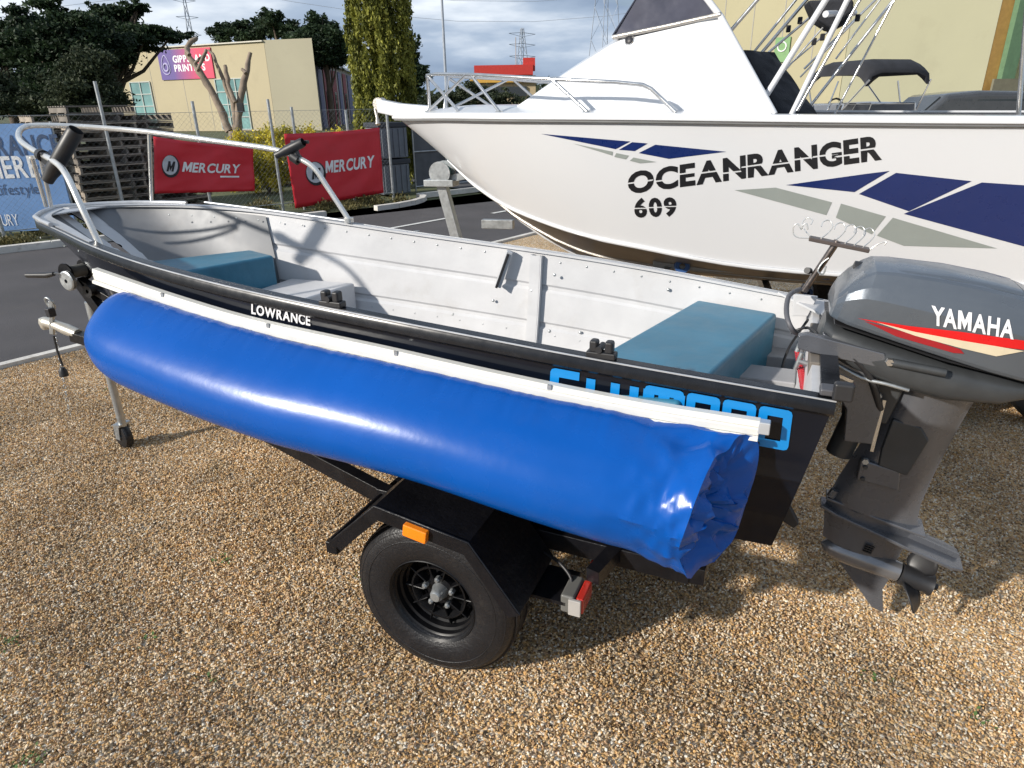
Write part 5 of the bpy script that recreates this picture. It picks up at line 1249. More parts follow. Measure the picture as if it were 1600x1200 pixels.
# ------------------------------------------------------------------ the blue awning bag and its track
ab = thing('awning_bag', 'long blue vinyl awning bag on a white track along the near side of the dinghy', 'awning', T.o, T.rz)
m_vin = mat('blue_vinyl_bag', (.0004, .074, .35), .27, var=.06, vs=2.5, bump=.8, bs=7, coat=0, rvar=.05, spec=.30, dirt=.06, dcol=(.10, .12, .2))
m_trk = mat('white_track', (.72, .71, .66), .4, var=.05, vs=5, dirt=.25, dcol=(.4, .36, .30))
trk = []
for px, py in [(1187, 665), (1000, 635), (800, 595), (600, 550), (400, 506), (275, 469), (150, 426)]:
    y_ = .6
    for _ in range(4): p = T.loc(px, py, y=y_); y_ = hb(min(1, max(0, p.x/LB)))*.985+.035
    trk.append(p)
rb2, ra_ = trk[0], trk[-1]
def track_pt(x_): return V((x_, catm([p.x for p in trk], [p.y for p in trk], x_), catm([p.x for p in trk], [p.z for p in trk], x_)))
bagt = []
for px, py in [(1075, 880), (850, 815), (640, 745), (400, 680), (200, 602), (160, 575)]:
    r_ = .18; y_ = .75
    for _ in range(6):
        p = T.loc(px, py, y=y_); t_ = track_pt(min(max(p.x, rb2.x), ra_.x)); r_ = (t_.z-.03-p.z)/1.92; cy_ = t_.y+.09; y_ = cy_+.59*r_
    bagt.append((p.x, r_, cy_, p.z+.81*r_))
0 and print('BAG', [[round(q, 3) for q in b_] for b_ in bagt], 'TRACK', [tuple(round(q, 3) for q in p) for p in trk])
xs2 = [rb2.x+(ra_.x-rb2.x)*i/24 for i in range(25)]
MB().loft([[track_pt(x_)+V((0, -.012, .018)), track_pt(x_)+V((0, .012, .018)), track_pt(x_)+V((0, .016, .002)), track_pt(x_)+V((0, .012, -.002)), track_pt(x_)+V((0, .016, -.006)), track_pt(x_)+V((0, .014, -.024)), track_pt(x_)+V((0, -.012, -.024))] for x_ in xs2]).build('track', m_trk, ab, smooth=30)
MB().loft([[track_pt(x_)+V((0, .016, -.024)), track_pt(x_)+V((0, .024, -.026)), track_pt(x_)+V((0, .026, -.036)), track_pt(x_)+V((0, .016, -.036))] for x_ in xs2]).build('track_lip', m_trk, ab, smooth=30)
MB().box(track_pt(rb2.x)+V((-.012, .004, .0)), (.03, .03, .035)).build('end_bracket', mat('clear_bracket', (.5, .52, .55), .3, .3), ab, bevel=.003)
for x_ in (.75, 1.25, 1.75, 2.25): MB().box(track_pt(x_)+V((0, .015, .012)), (.012, .006, .014)).build('track_screw', m_gal, ab)
nL, nA = 190, 64; mb = MB(); x0_, x1_ = .17, 2.57
def bag_c(x_):
    q = [catm([b_[0] for b_ in bagt], [b_[i] for b_ in bagt], min(max(x_, bagt[0][0]), bagt[-1][0])) for i in (1, 2, 3)]
    return q[1], q[2], q[0]
def bag_end(a): return .155*(.5+.5*math.cos(a+.25))**1.2                # the stern end is cut back on its outer side
for i in range(nL+1):
    f_ = i/nL; x_ = x0_+(x1_-x0_)*f_; cy, cz, rr = bag_c(x_)
    endb = max(0, (f_-.93)/.07); k_ = max(.04, (1-endb**2.6))**.5
    ends = max(0, 1-f_/.16)
    for j in range(nA):
        a = 2*math.pi*j/nA; ca, sa = math.cos(a), math.sin(a)
        wr = noise.noise(V((f_*9, a*1.1, 0)))*.0010*min(1, f_*8) + noise.noise(V((f_*3, ca*1.2, sa*1.2+4)))*.004
        # broad facets and sharp tucks towards the tied end, a drooping corner below
        fac = .011*math.cos(3*a-.9)*ends**1.1 + .038*math.exp(-((a-5.15)/.26)**2)*ends**1.8 + .018*math.exp(-((a-.55)/.35)**2)*ends**2 - .016*math.exp(-((a-6.05)/.30)**2)*ends*(1-ends)*4*.5
        cre = -abs(noise.noise(V((f_*20+a*.8, ca*2.0+3, sa*2.0))))*.030*ends - abs(noise.noise(V((f_*30-a*1.2, ca*3.6+9, sa*3.6))))*.018*ends**1.5 + noise.noise(V((f_*9-a*.5, ca*2.2, 7+sa*2)))*.018*ends
        r_ = rr*(1+.03*ends**2) + wr + fac + cre
        y_ = cy + r_*ca*k_; z_ = cz + r_*sa*k_*1.03
        if a > math.pi*.5 and a < math.pi*1.5: y_ = cy + r_*ca*k_*.62       # pressed flat against the hull
        if sa > 0 and ca > 0: y_ = cy + (y_-cy)*(1-.20*sa)                    # hangs from the track: slimmer above, full below
        if sa < 0 and ca > 0: y_ += .012*math.sin(-a*2)*k_
        up_ = max(0, sa)**3; y_ -= up_*.055*k_; z_ += up_*.026*k_
        if sa > .80: z_ += .0010*math.sin(x_*120+math.sin(x_*31)*3)*(sa-.72)*4*k_*(1-ends)
        xx = x_ + bag_end(a)*ends**1.3*1.0 - ends**8*.008*math.sin(a*3+1)
        mb.v.append((xx, y_, z_))
for i in range(nL):
    for j in range(nA): j2 = (j+1) % nA; mb.f.append((i*nA+j, i*nA+j2, (i+1)*nA+j2, (i+1)*nA+j)); mb.mi.append(0)
cy, cz, rr = bag_c(x0_); prev = list(range(nA))
ctr = V((x0_+.17, cy+.035, cz+.005))
for q in range(1, 13):
    f_ = q/12; row = []
    for j in range(nA):
        p = V(mb.v[j]); a = 2*math.pi*j/nA
        z2 = p.lerp(ctr, f_**1.05)
        z2.x += (-.040*math.sin(f_*math.pi)*(.5+.5*math.sin(a*2+.9)) + .006*math.sin(a*5+f_*5)*math.sin(f_*math.pi) + noise.noise(V((math.cos(a)*1.8, math.sin(a)*1.8, f_*3)))*.05*math.sin(f_*math.pi))
        z2.x -= (abs(noise.noise(V((math.cos(a)*3.1+f_, math.sin(a)*3.1, f_*2+2))))*.09 - .02)*math.sin(f_*math.pi)
        z2.z += noise.noise(V((math.cos(a)*3, math.sin(a)*3+5, f_*2)))*.02*math.sin(f_*math.pi)
        mb.v.append(tuple(z2)); row.append(len(mb.v)-1)
    for j in range(nA): j2 = (j+1) % nA; mb.f.append((prev[j], row[j], row[j2], prev[j2])); mb.mi.append(0)
    prev = row
mb.f.append(tuple(prev)); mb.mi.append(0); mb.f.append(tuple(nL*nA+j for j in range(nA))); mb.mi.append(0)
mb.build('bag', m_vin, ab, smooth=35)
MB().lathe([(.0, 0), (.024, 0), (.024, .05), (0, .05)], ctr-V((.045, 0, 0)), (1, .2, 0), 16).build('dark_hollow_plug', m_bp, ab)  # black disc stands in for the dark hollow inside the bag end

# ------------------------------------------------------------------ dinghy trailer
tt = thing('boat_trailer', 'black single axle trailer with silver jockey wheel under the small dinghy', 'trailer', T.o, T.rz)
m_blt = mat('black_trailer_paint', (.006, .006, .008), .36, var=.3, vs=6, bump=1, bs=60, dirt=.25, dcol=(.03, .026, .022), spec=.35)
AX = 1.085
for s_ in (1, -1):
    MB().beam((.32, s_*.47, .39), (1.48, s_*.47, .42), .05, .07).build('side_rail', m_blt, tt, bevel=.004)
    MB().beam((1.46, s_*.47, .42), (3.35, s_*.03, .60), .05, .07).build('drawbar_rail', m_blt, tt, bevel=.004)
    MB().beam((.45, s_*.25, .46), (1.9, s_*.22, .53), .07, .05).build('skid', m_blt, tt, bevel=.004)
    # wheel
    w_ = MB().lathe([(.148, -.062), (.158, -.074), (.20, -.082), (.245, -.082), (.272, -.070), (.284, -.05), (.289, -.02), (.289, .02), (.284, .05), (.272, .070), (.245, .082), (.20, .082), (.158, .074), (.148, .062)], (AX, s_*.725, .289), (0, 1, 0), 72, close=True).build('wheel', m_rub, tt, smooth=40)
    for y_ in (-.045, -.015, .015, .045): MB().lathe([(.2855, -.004), (.2905, -.004), (.2905, .004), (.2855, .004)], (AX, s_*.725+y_, .289), (0, 1, 0), 60, close=True).build('tread_rib', m_rub, w_)
    for rr_ in (.232, .262, .175): MB().tube([(AX+rr_*math.cos(a), s_*(.725+.0815-(.008 if rr_ > .25 else .0) - (.006 if rr_ < .2 else 0)), .289+rr_*math.sin(a)) for a in [k*math.pi/30 for k in range(60)]], .0022, 5, closed=True).build('sidewall_ridge', m_rub, w_, smooth=80)
    hubc = V((AX, s_*.725, .289)); ax_ = V((0, s_, 0))
    m_rim = mat('black_rim_paint', (.005, .005, .006), .38, var=.3, vs=12, spec=.3, dirt=.08, dcol=(.04, .035, .03))
    MB().lathe([(.150, .070), (.156, .076), (.160, .072), (.152, .058), (.142, .052), (.141, .034), (.133, .030), (.132, .008), (.124, .004), (.122, -.030), (.06, -.012), (.05, .012), (0, .012)], hubc, ax_, 56).build('rim', m_rim, w_, smooth=35)
    for k in range(10):
        a = k*math.pi/5; d_ = V((math.cos(a), 0, math.sin(a)))
        MB().beam(hubc+d_*.052+ax_*.012, hubc+d_*.126+ax_*.010, .006, .03, up=tuple(ax_)).build('spoke', m_rim, w_, bevel=.003)
    MB().lathe([(.085, .004), (.095, .026), (.101, .026), (.101, .004)], hubc, ax_, 40).build('rim_ring', m_rim, w_, smooth=35)
    MB().lathe([(0, .052), (.016, .051), (.021, .044), (.023, .03), (.03, .012), (.03, 0)], hubc, ax_, 24).build('hub_cap', m_gal, w_, smooth=40)
    for k in range(5):
        a = k*math.pi*.4+.3; c_ = hubc + V((math.cos(a), 0, math.sin(a)))*.052 + ax_*.012
        MB().lathe([(.010, 0), (.010, .016), (.006, .022), (0, .022)], c_, ax_, 6).build('wheel_nut', m_gal, w_)
    # folded mudguard: four plates and a turned-down lip
    prf = [(1.43, .455), (1.245, .632), (.925, .580), (.765, .365)]
    for (xa, za), (xb, zb_) in zip(prf[:-1], prf[1:]):
        MB().loft([[(xa, s_*.52, za), (xa, s_*.825, za), (xa, s_*.825, za-.005), (xa, s_*.52, za-.005)], [(xb, s_*.52, zb_), (xb, s_*.825, zb_), (xb, s_*.825, zb_-.005), (xb, s_*.52, zb_-.005)]]).build('mudguard_plate', m_blt, tt)
    inn = [(1.395, .435), (1.235, .592), (.940, .543), (.800, .352)]
    lipm = MB()
    for k in range(3):
        lipm.add([(prf[k][0], s_*.828, prf[k][1]), (prf[k+1][0], s_*.828, prf[k+1][1]), (inn[k+1][0], s_*.828, inn[k+1][1]-.006), (inn[k][0], s_*.828, inn[k][1]-.006)], [(0, 1, 2, 3)])
    lipm.build('mudguard_lip', m_blt, tt, solid=.004)
    MB().tube([(x_, s_*.826, z_) for x_, z_ in prf], .005, 6).build('mudguard_edge', m_blt, tt, smooth=80)
    MB().prism([(1.40, s_*.53, .46), (1.245, s_*.53, .625), (.925, s_*.53, .573), (.77, s_*.53, .37), (.80, s_*.53, .36), (1.40, s_*.53, .36)], (0, -s_*.005, 0)).build('mudguard_side', m_blt, tt)
    q = (1.095, .588) ; MB().beam((1.135, s_*.84, .588), (1.055, s_*.84, .575), .022, .042).build('side_marker', mat('amber_lens', (.85, .22, .01), .2, coat=.5), tt, bevel=.004)
    MB().tube([(1.43, s_*.53, .455), (1.43, s_*.83, .455)], .012, 8).build('mudguard_stay', m_blt, tt)
    MB().beam((.56, s_*.47, .41), (.60, s_*.62, .40), .045, .05).build('lamp_arm', m_blt, tt)
MB().beam((1.46, -.80, .40), (1.46, .80, .40), .045, .045).build('step_bar', m_blt, tt, bevel=.004)
MB().beam((AX, -.66, .289), (AX, .66, .289), .04, .04).build('axle', m_blt, tt, bevel=.003)
for x_ in (.40, 1.0): MB().beam((x_, -.46, .385), (x_, .46, .385), .05, .06).build('cross_member', m_blt, tt, bevel=.003)
m_redl = mat('red_reflector', (.50, .03, .02), .18, coat=.5, bump=1, bs=300)
c_ = T.loc(903, 932, y=.66)
for s_ in (1, -1):
    MB().box((c_.x+.02, s_*.655, c_.z), (.045, .11, .066)).build('tail_lamp', mat('lamp_housing', (.13, .128, .12), .35, var=.1), tt, bevel=.008)
    MB().box((c_.x-.018, s_*.655, c_.z), (.026, .10, .056)).build('tail_lamp_lens', m_redl, tt, bevel=.006)
    MB().box((c_.x-.006, s_*.713, c_.z), (.04, .012, .058)).build('side_lens', mat('clear_lens', (.40, .38, .36), .15, coat=.5), tt, bevel=.003)
    MB().box((c_.x+.09, s_*.63, c_.z), (.13, .16, .012)).build('lamp_bracket', m_blt, tt)
c3_ = T.loc(931, 884, y=.47); MB().box(c3_, (.03, .05, .05)).build('reflector', m_redl, tt, bevel=.004)
MB().tube(smooth_path([T.loc(850, 862, y=.55), T.loc(875, 880, y=.6), T.loc(893, 905, y=.63), T.loc(888, 925, y=.66)]), .006, 6).build('lamp_cable', m_bp, tt, smooth=80)
MB().tube([(.32, 0, .42), (.32, 0, .47)], .03, 12).build('keel_roller', m_rub, tt)
MB().beam((.30, -.49, .39), (.30, .49, .39), .05, .06).build('cross_member', m_blt, tt, bevel=.003)
# drawbar, coupling, chain, jockey wheel, winch
MB().beam((3.33, 0, .605), (3.72, 0, .650), .055, .055).build('drawbar', m_blt, tt, bevel=.004)
cpl = T.loc(92, 512, y=0); cp2 = T.loc(128, 528, y=0)
MB().tube([T.loc(122, 522, y=0), T.loc(105, 515, y=0), T.loc(88, 508, y=0), T.loc(72, 503, y=0)], [.028, .032, .026, .030], 12).build('coupling', mat('pale_cast_metal', (.55, .52, .46), .4, .6, var=.2), tt, smooth=50, bevel=0)
MB().lathe([(.0, .03), (.026, .022), (.031, 0), (.026, -.03), (.02, -.04), (0, -.04)], T.loc(70, 503, y=0), (0, 0, 1), 16).build('coupling_head', MATS['pale_cast_metal'], tt, smooth=50)
MB().beam(T.loc(80, 470, y=.0), T.loc(82, 522, y=.02), .022, .022).build('coupling_latch', m_gal, tt, bevel=.004)
ringc = T.loc(78, 474, y=.01); MB().tube([ringc+V((.028*math.cos(a), .01*math.sin(a), .034*math.sin(a))) for a in [k*math.pi/8 for k in range(16)]], .0055, 6, closed=True).build('shackle', m_gal, tt, smooth=80)
MB().box(T.loc(79, 488, y=.02), (.035, .04, .05)).build('padlock', m_blk, tt, bevel=.006)
a, b = T.loc(84, 525, y=.02), T.loc(98, 572, y=.03); MB().tube(smooth_path([a, (a+b)/2+V((.008, 0, 0)), b]), .006, 8).build('trailer_lead', m_bp, tt, smooth=80)
MB().lathe([(0, .03), (.012, .03), (.022, .01), (.024, -.02), (0, -.024)], T.loc(99, 582, y=.03), (0, 0, 1), 14).build('trailer_plug', m_bp, tt, smooth=50)
for k in range(13):
    p = T.loc(86+k*1.9, 520+k*10.5, y=.0); d_ = V((.003*(k % 2), .006*((k+1) % 2), .012))
    pr__ = V((1, 0, 0)) if k % 2 else V((0, 1, 0))
    MB().tube([p+pr__*.007*math.cos(a)+V((0, 0, .013))*math.sin(a) for a in [q*math.pi/5 for q in range(10)]], .0025, 5, closed=True).build('chain_link', m_gal, tt, smooth=80)
jx = T.loc(197, 640, y=0.0).x; jb = V((3.52, .0, .0)); jt = V((3.46, 0, .85))
MB().tube([(3.515, 0, .13), (3.515, 0, .80)], .021, 14).build('jockey_post', m_gal, tt, smooth=60)
MB().tube([(3.515, 0, .45), (3.515, 0, .86)], .027, 14).build('jockey_sleeve', m_gal, tt, smooth=60)
MB().lathe([(.03, -.03), (.045, -.03), (.045, .03), (.03, .03)], (3.515, 0, .615), (0, 0, 1), 16, close=True).build('jockey_clamp', m_gal, tt, smooth=40)
jw = MB().lathe([(.014, -.022), (.05, -.022), (.066, -.02), (.073, -.010), (.073, .010), (.066, .02), (.05, .022), (.014, .022)], (3.53, .0, .073), (.2, 1, 0), 28, close=True).build('jockey_wheel', m_rub, tt, smooth=40)
MB().lathe([(0, -.026), (.02, -.026), (.02, .026), (0, .026)], (3.53, 0, .073), (.2, 1, 0), 14).build('wheel_hub', m_gal, jw)
MB().prism([(3.505, .030, .15), (3.545, .030, .15), (3.55, .030, .065), (3.52, .030, .06)], (0, .005, 0)).build('jockey_fork', m_gal, tt); MB().prism([(3.505, -.035, .15), (3.545, -.035, .15), (3.55, -.035, .065), (3.52, -.035, .06)], (0, .005, 0)).build('jockey_fork', m_gal, tt); MB().box((3.52, 0, .15), (.05, .075, .012)).build('jockey_fork', m_gal, tt)
wp0, wp1 = V((3.30, 0, .62)), T.loc(125, 438, y=0)
MB().beam(wp0, wp1, .055, .055, up=(0, 1, 0)).build('winch_post', m_blt, tt, bevel=.004)
MB().beam(T.loc(178, 470, y=0), wp1, .04, .04, up=(0, 1, 0)).build('winch_post_brace', m_blt, tt, bevel=.004)
wc = T.loc(118, 424, y=.02)
for y_ in (-.05, .05): MB().lathe([(0, -.004), (.052, -.004), (.052, .004), (0, .004)], wc+V((0, y_, 0)), (0, 1, 0), 24).build('winch_plate', m_blt, tt)
MB().lathe([(0, -.045), (.032, -.045), (.032, .045), (0, .045)], wc, (0, 1, 0), 18).build('winch_drum', mat('grey_webbing', (.16, .16, .15), .85), tt)
MB().lathe([(.01, -.012), (.044, -.012), (.05, -.008), (.05, .008), (.044, .012), (.01, .012)], wc+V((-.03, .07, -.03)), (0, 1, 0), 20).build('winch_gear', m_gal, tt)
MB().beam(wc+V((0, .07, .0)), T.loc(84, 427, y=.12), .02, .006).build('winch_arm', m_gal, tt)
MB().tube([T.loc(84, 428, y=.12), T.loc(74, 430, y=.12), T.loc(42, 430, y=.14)], [.010, .0145, .0125], 12).build('winch_handle', m_bp, tt, smooth=60)
MB().lathe([(.01, -.05), (.032, -.05), (.026, 0), (.032, .05), (.01, .05)], T.loc(150, 452, y=0), (0, 1, 0), 16).build('bow_roller', m_rub, tt, smooth=40)

# ------------------------------------------------------------------ outboard motor
AM = R(12)
MT = Matrix.Rotation(T.rz, 3, 'Z') @ Matrix.Rotation(-AM, 3, 'Y')
om = bpy.data.objects.new('outboard_motor', None); COL.objects.link(om)
om.location = T.world((-.1, 0, .9)); om.rotation_euler = MT.to_euler()
tag(om, 'dark grey outboard motor with red striped cowl clamped to the dinghy transom', 'outboard motor')
class MFrame:
    Mi = MT.transposed(); M = MT; o = T.world((-.1, 0, .9))
    def inv(s, p): return s.Mi @ (V(p) - s.o)
    def loc(s, px, py, y): d = s.Mi @ ray(px, py); c = s.inv(CAM); return c + d*((y-c.y)/d.y)
MF = MFrame()
m_cowl = mat('grey_cowl_paint', (.105, .122, .145), .30, .35, var=.05, vs=3, coat=.35, bump=.4, bs=40)
m_leg = mat('dark_grey_leg_paint', (.125, .13, .145), .28, .4, var=.07, vs=5, coat=.25, dirt=.10, dcol=(.09, .08, .07))
m_dkp = mat('motor_tray_plastic', (.040, .043, .046), .42, var=.2, vs=9)
def sup(x_, zb_, zt_, hw, n=28, p=3.2, tw=1.0):
    """rounded box section; tw narrows the top"""
    row = []; cz_ = (zb_+zt_)/2; hh = (zt_-zb_)/2
    for k in range(n):
        a = 2*math.pi*k/n; ca, sa = math.cos(a), math.sin(a)
        y_ = math.copysign(abs(ca)**(2/p), ca)*hw; z_ = math.copysign(abs(sa)**(2/p), sa)*hh
        y_ *= 1 - (1-tw)*max(0, z_/hh); row.append((x_, y_, cz_+z_))
    return row
def cow(x_, zb_, zc_, zt_, hw):
    """faceted cowl section: upright lower side, crease, inward raked upper side, flat top"""
    h = [(hw*.955, zb_), (hw*.985, zb_+.012), (hw, zb_+(zc_-zb_)*.6), (hw*.995, zc_), (hw*.93, zc_+(zt_-zc_)*.45), (hw*.845, zt_-.018), (hw*.79, zt_-.004), (hw*.70, zt_+.002), (hw*.35, zt_+.006)]
    return [(x_, y_, z_) for y_, z_ in h] + [(x_, -y_, z_) for y_, z_ in reversed(h)]
secs = [cow(0.1840, 0.2380, 0.2580, 0.2850, 0.1180), cow(0.1780, 0.2360, 0.2760, 0.3067, 0.1360), cow(0.1600, 0.2330, 0.2960, 0.3400, 0.1500), cow(0.1300, 0.2300, 0.3140, 0.3750, 0.1590), cow(0.1080, 0.2290, 0.3220, 0.3930, 0.1620), cow(0.0600, 0.2270, 0.3280, 0.4040, 0.1660), cow(-0.0500, 0.2220, 0.3340, 0.4180, 0.1700), cow(-0.1600, 0.2180, 0.3380, 0.4260, 0.1720), cow(-0.2600, 0.2140, 0.3380, 0.4260, 0.1700), cow(-0.3400, 0.2130, 0.3340, 0.4170, 0.1620), cow(-0.3950, 0.2160, 0.3260, 0.3900, 0.1450), cow(-0.4250, 0.2250, 0.3160, 0.3550, 0.1150), cow(-0.4360, 0.2450, 0.2960, 0.3300, 0.0800)]
mbc = MB().loft(secs); mbc.build('cowl', m_cowl, om, smooth=14, bevel=.004)
bvhM = BVHTree.FromPolygons([V(p) for p in mbc.v], mbc.f)
# raised lid on top with a seam behind it
lid = [sup(.10, .376, .397, .098, n=20, p=5), sup(.03, .385, .417, .105, n=20, p=5), sup(-.08, .39, .433, .108, n=20, p=5), sup(-.20, .39, .440, .108, n=20, p=5), sup(-.262, .39, .439, .105, n=20, p=5)]
MB().loft(lid).build('cowl_lid', m_cowl, om, smooth=35)
lid2 = [sup(-.268, .38, .437, .105, n=20, p=5), sup(-.34, .38, .426, .098, n=20, p=5), sup(-.40, .36, .40, .08, n=20, p=5)]
MB().loft(lid2).build('rear_grip', m_cowl, om, smooth=35)
MB().loft([sup(.160, .214, .224, .140), sup(-.14, .204, .216, .160), sup(-.40, .205, .217, .135)]).build('cowl_seal', m_bp, om, smooth=35)
secs = [sup(.178, .12, .206, .085), sup(.15, .10, .206, .125), sup(.06, .085, .205, .148), sup(-.06, .072, .205, .155), sup(-.20, .075, .204, .155), sup(-.33, .110, .204, .146), sup(-.405, .15, .204, .11), sup(-.42, .17, .20, .07)]
MB().loft(secs).build('lower_cowl', m_dkp, om, smooth=35)
MB().lathe([(0, -.03), (.022, -.03), (.026, 0), (.022, .03), (0, .03)], MF.loc(1348, 422, y=-.06), (1, 0, 0), 14).build('rope_guide', m_bp, om, smooth=40)
# steering arm, bracket, clamps
MB().prism([MF.loc(x_, y_, y=.15) for x_, y_ in [(1247, 524), (1262, 522), (1383, 553), (1386, 578), (1262, 550), (1246, 545)]], (0, -.03, 0)).build('steering_arm', m_leg, om, bevel=.004)
bc = MF.loc(1390, 565, y=.155); MB().lathe([(0, .012), (.011, .012), (.013, 0), (0, 0)], bc, (0, 1, 0), 6).build('bolt', m_chr, om)
MB().tube([MF.loc(1392, 566, y=.155), MF.loc(1478, 583, y=.165)], .0125, 10).build('shift_rod', m_dkp, om, smooth=60)
for s_ in (1, -1):
    MB().prism([MF.loc(x_, y_, y=.12) for x_, y_ in [(1286, 520), (1330, 548), (1372, 590), (1378, 640), (1362, 695), (1318, 690), (1322, 640), (1300, 600), (1278, 590)]] if s_ > 0 else [(p.x, -.12, p.z) for p in [MF.loc(x_, y_, y=.12) for x_, y_ in [(1286, 520), (1330, 548), (1372, 590), (1378, 640), (1362, 695), (1318, 690), (1322, 640), (1300, 600), (1278, 590)]]], (0, -.022*s_, 0)).build('clamp_bracket', m_leg, om, bevel=.005)
    c_ = MF.loc(1283, 575, y=.09); MB().tube([(c_.x+.07, s_*.09, c_.z), (c_.x-.02, s_*.09, c_.z)], .009, 8).build('clamp_screw', m_gal, om); MB().tube([(c_.x+.07, s_*.09, c_.z+.03), (c_.x+.07, s_*.09, c_.z-.03)], .007, 8).build('clamp_handle', m_gal, om)
p = MF.loc(1322, 592, y=.1235); MB().box(p, (.042, .003, .010), Matrix.Rotation(R(-8), 3, 'Y')).build('badge', m_chr, om)
MB().tube([(-.03, 0, .10), (-.03, 0, -.24)], .042, 16).build('swivel_tube', m_dkp, om, smooth=50)
MB().box((-.05, 0, .02), (.12, .13, .18)).build('swivel_bracket', m_dkp, om, bevel=.01)
MB().beam(MF.loc(1382, 625, y=.085), MF.loc(1362, 705, y=.085), .006, .010).build('tilt_rod', m_chr, om)
MB().tube(smooth_path([MF.loc(1300, 540, y=.12), MF.loc(1335, 560, y=.14), MF.loc(1360, 590, y=.13), MF.loc(1375, 640, y=.11)]), .011, 8).build('cable_loom', m_bp, om, smooth=80)
MB().tube(smooth_path([MF.loc(1300, 565, y=.12), MF.loc(1345, 590, y=.13), MF.loc(1385, 600, y=.14), MF.loc(1420, 610, y=.14)]), .006, 8).build('cable_loom', m_gal, om, smooth=80)
for x_, y_ in [(1372, 618), (1352, 720), (1330, 560)]: c_ = MF.loc(x_, y_, y=.11); MB().lathe([(0, .01), (.010, .01), (.012, 0), (0, 0)], c_, (0, 1, 0), 6).build('bolt', m_gal, om)
# leg: lofted aerofoil sections from cowl to gearcase
def foil(z_, xf, xb, hw, n=22, nose=.3):
    row = []
    for k in range(n):
        a = 2*math.pi*k/n; f_ = .5-.5*math.cos(a); th_ = (math.sin(min(1, f_/nose)*math.pi/2) if f_ < nose else (1-((f_-nose)/(1-nose))**2.4)*1.0)
        row.append((xf+(xb-xf)*f_, math.copysign(max(.003, hw*th_), math.sin(a)), z_))
    return row
lg = [foil(.085, -.075, -.315, .078), foil(.02, -.085, -.312, .070), foil(-.08, -.085, -.312, .060), foil(-.20, -.075, -.316, .054), foil(-.32, -.062, -.325, .050), foil(-.385, -.058, -.34, .050), foil(-.405, -.058, -.36, .050)]
MB().loft(lg).build('leg', m_leg, om, smooth=50)
MB().box(MF.loc(1452, 645, y=.0)+V((-.005, 0, .0)), (.02, .08, .06)).build('leg_fairing', m_leg, om, bevel=.008)
MB().prism([MF.loc(x_, y_, y=.064) for x_, y_ in [(1395, 655), (1440, 668), (1452, 690), (1418, 745), (1372, 728), (1378, 700)]], (0, -.02, 0)).build('leg_recess', m_dkp, om, bevel=.006)
MB().prism([MF.loc(x_, y_, y=.062) for x_, y_ in [(1345, 718), (1408, 738), (1404, 768), (1338, 750)]], (0, -.03, 0)).build('rubber_mount_cover', m_leg, om, bevel=.006)
for x_, y_ in [(1352, 730), (1348, 748)]: MB().lathe([(0, .006), (.007, .006), (.008, 0), (0, 0)], MF.loc(x_, y_, y=.064), (0, 1, 0), 6).build('bolt', m_dkp, om)
pl = [(-.045, .03), (-.10, .052), (-.22, .062), (-.34, .072), (-.47, .078), (-.512, .060), (-.515, 0)]
pz_ = lambda x_: -.438 - (x_+.06)*-.07
top_ = [(x_, y_, pz_(x_)) for x_, y_ in pl] + [(x_, -y_, pz_(x_)) for x_, y_ in reversed(pl[:-1])]
MB().prism(top_, (0, 0, -.012)).build('cavitation_plate', m_leg, om, bevel=.003)
pl2 = [(-.05, .032), (-.20, .050), (-.37, .055), (-.37, 0)]
top_ = [(x_, y_, -.402) for x_, y_ in pl2] + [(x_, -y_, -.402) for x_, y_ in reversed(pl2[:-1])]
MB().prism(top_, (0, 0, -.010)).build('splash_plate', m_leg, om, bevel=.003)
MB().beam((-.10, 0, -.425), (-.50, 0, -.462), .012, .02).build('plate_rib', m_leg, om)
gc = [foil(-.41, -.058, -.36, .048), foil(-.45, -.062, -.352, .042), foil(-.52, -.085, -.345, .033), foil(-.57, -.10, -.345, .034)]
MB().loft(gc).build('gearcase', m_leg, om, smooth=50)
m_gs = mat('polished_gearcase', (.24, .24, .25), .22, .55, var=.15, vs=8, coat=.3, dirt=.2, dcol=(.08, .07, .06))
MB().lathe([(.004, 0), (.022, -.012), (.035, -.035), (.042, -.07), (.044, -.13), (.042, -.20), (.037, -.262)], (-.105, 0, -.600), (1, 0, 0), 28).build('gearcase_bullet', m_gs, om, smooth=60)
sk = [[(-.16, .010, -.625), (-.355, .008, -.625), (-.355, -.008, -.625), (-.16, -.010, -.625)], [(-.24, .007, -.69), (-.352, .006, -.69), (-.352, -.006, -.69), (-.24, -.007, -.69)], [(-.352, .003, -.782), (-.392, .003, -.785), (-.392, -.003, -.785), (-.352, -.003, -.782)]]
MB().loft(sk).build('skeg', m_leg, om, bevel=.002)
gq = MF.loc(1357, 858, y=.036)
for k in range(4): MB().box(gq+V((0, .0, .014-k*.009)), (.028, .008, .004)).build('water_intake', m_bp, om)
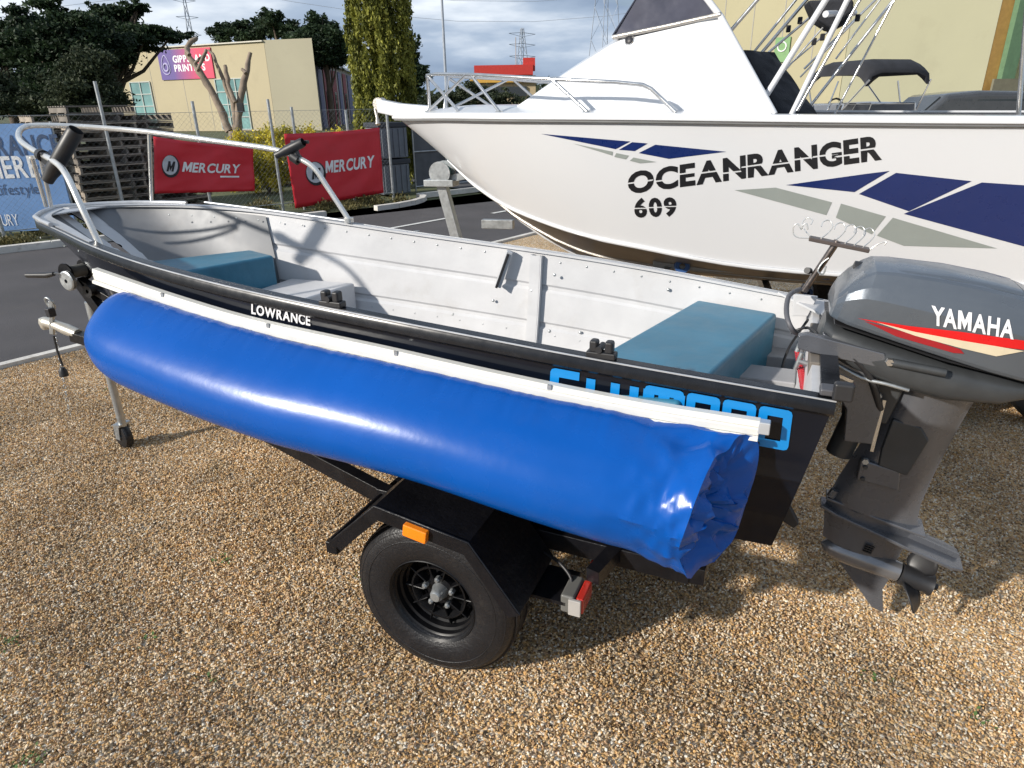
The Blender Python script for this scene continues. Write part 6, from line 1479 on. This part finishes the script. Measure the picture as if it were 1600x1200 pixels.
# propeller at rest
HX = V((-.372, 0, -.606))
pp_ = bpy.data.objects.new('propeller', MB().lathe([(.030, 0), (.038, -.006), (.036, -.05), (.033, -.085), (.040, -.105), (.030, -.105), (.012, -.09), (.012, -.125), (0, -.128)], HX, (1, 0, 0), 28).mesh('propeller', m_bp, 45)); COL.objects.link(pp_); pp_.parent = om
for k in range(3):
    a0 = R(95)+k*2*math.pi/3; bl = MB(); nr, nc = 8, 6
    for i in range(nr+1):
        f_ = i/nr; rr_ = .03+.098*f_; ch = (.075*(math.sin(math.pi*(f_*.72+.20))))*(1 if f_ < .95 else .55); pit = R(62)-R(30)*f_
        for j in range(nc+1):
            g_ = j/nc-.5; tang = g_*ch*1.35*math.cos(pit); axl = g_*ch*1.35*math.sin(pit) - .014*f_
            a = a0 + tang/max(.05, rr_)*1.0
            bl.v.append((HX.x-.045+axl, rr_*math.cos(a), HX.z+rr_*math.sin(a)))
    for i in range(nr):
        for j in range(nc): q = i*(nc+1)+j; bl.f.append((q, q+1, q+nc+2, q+nc+1)); bl.mi.append(0)
    bl.build('blade', m_bp, pp_, smooth=70, solid=.005)
MB().tube([MF.loc(1392, 862, y=.0), MF.loc(1392, 876, y=0)], .006, 6).build('trim_tab', m_gs, om)
MB().tube([MF.loc(1305, 765, y=.03), MF.loc(1298, 775, y=.03)], .014, 10).build('tilt_stop', m_leg, om)
# cowl print
class MW:      # let on_surface use the motor's own axes
    Mi = MT.transposed(); inv = MF.inv
on_m = lambda vf, mp_, off=.0025: on_surface(MF, bvhM, vf, mp_, off)
m_wm = MATS['white_vinyl']; m_rd = mat('red_stripe', lin((205, 16, 22)), .3, coat=.3); m_bg = mat('beige_stripe', lin((205, 192, 165)), .35, coat=.3); m_drd = mat('dark_red_stripe', lin((150, 24, 34)), .3, coat=.3)
on_m(glyphs('YAMAHA', .030, .0, .08, None, .62), quadmap([(1455, 477), (1586, 501), (1583, 530), (1455, 507)]), .0035).build('cowl_lettering', m_wm, om, recalc=False)
for poly, mm in [([(1340, 497), (1420, 509), (1500, 518), (1601, 532), (1640, 538), (1640, 552), (1598, 546), (1520, 537), (1440, 521)], m_rd), ([(1350, 501), (1420, 520), (1500, 545), (1506, 552), (1490, 551), (1400, 525)], m_drd), ([(1370, 503), (1430, 518), (1500, 531), (1560, 541), (1600, 548), (1556, 556), (1500, 543), (1430, 524)], m_bg)]:
    on_m(polycut(poly, 14.), None, .0022 if mm is m_rd else (.0030 if mm is m_drd else .0038)).build('cowl_stripe', mm, om, recalc=False)
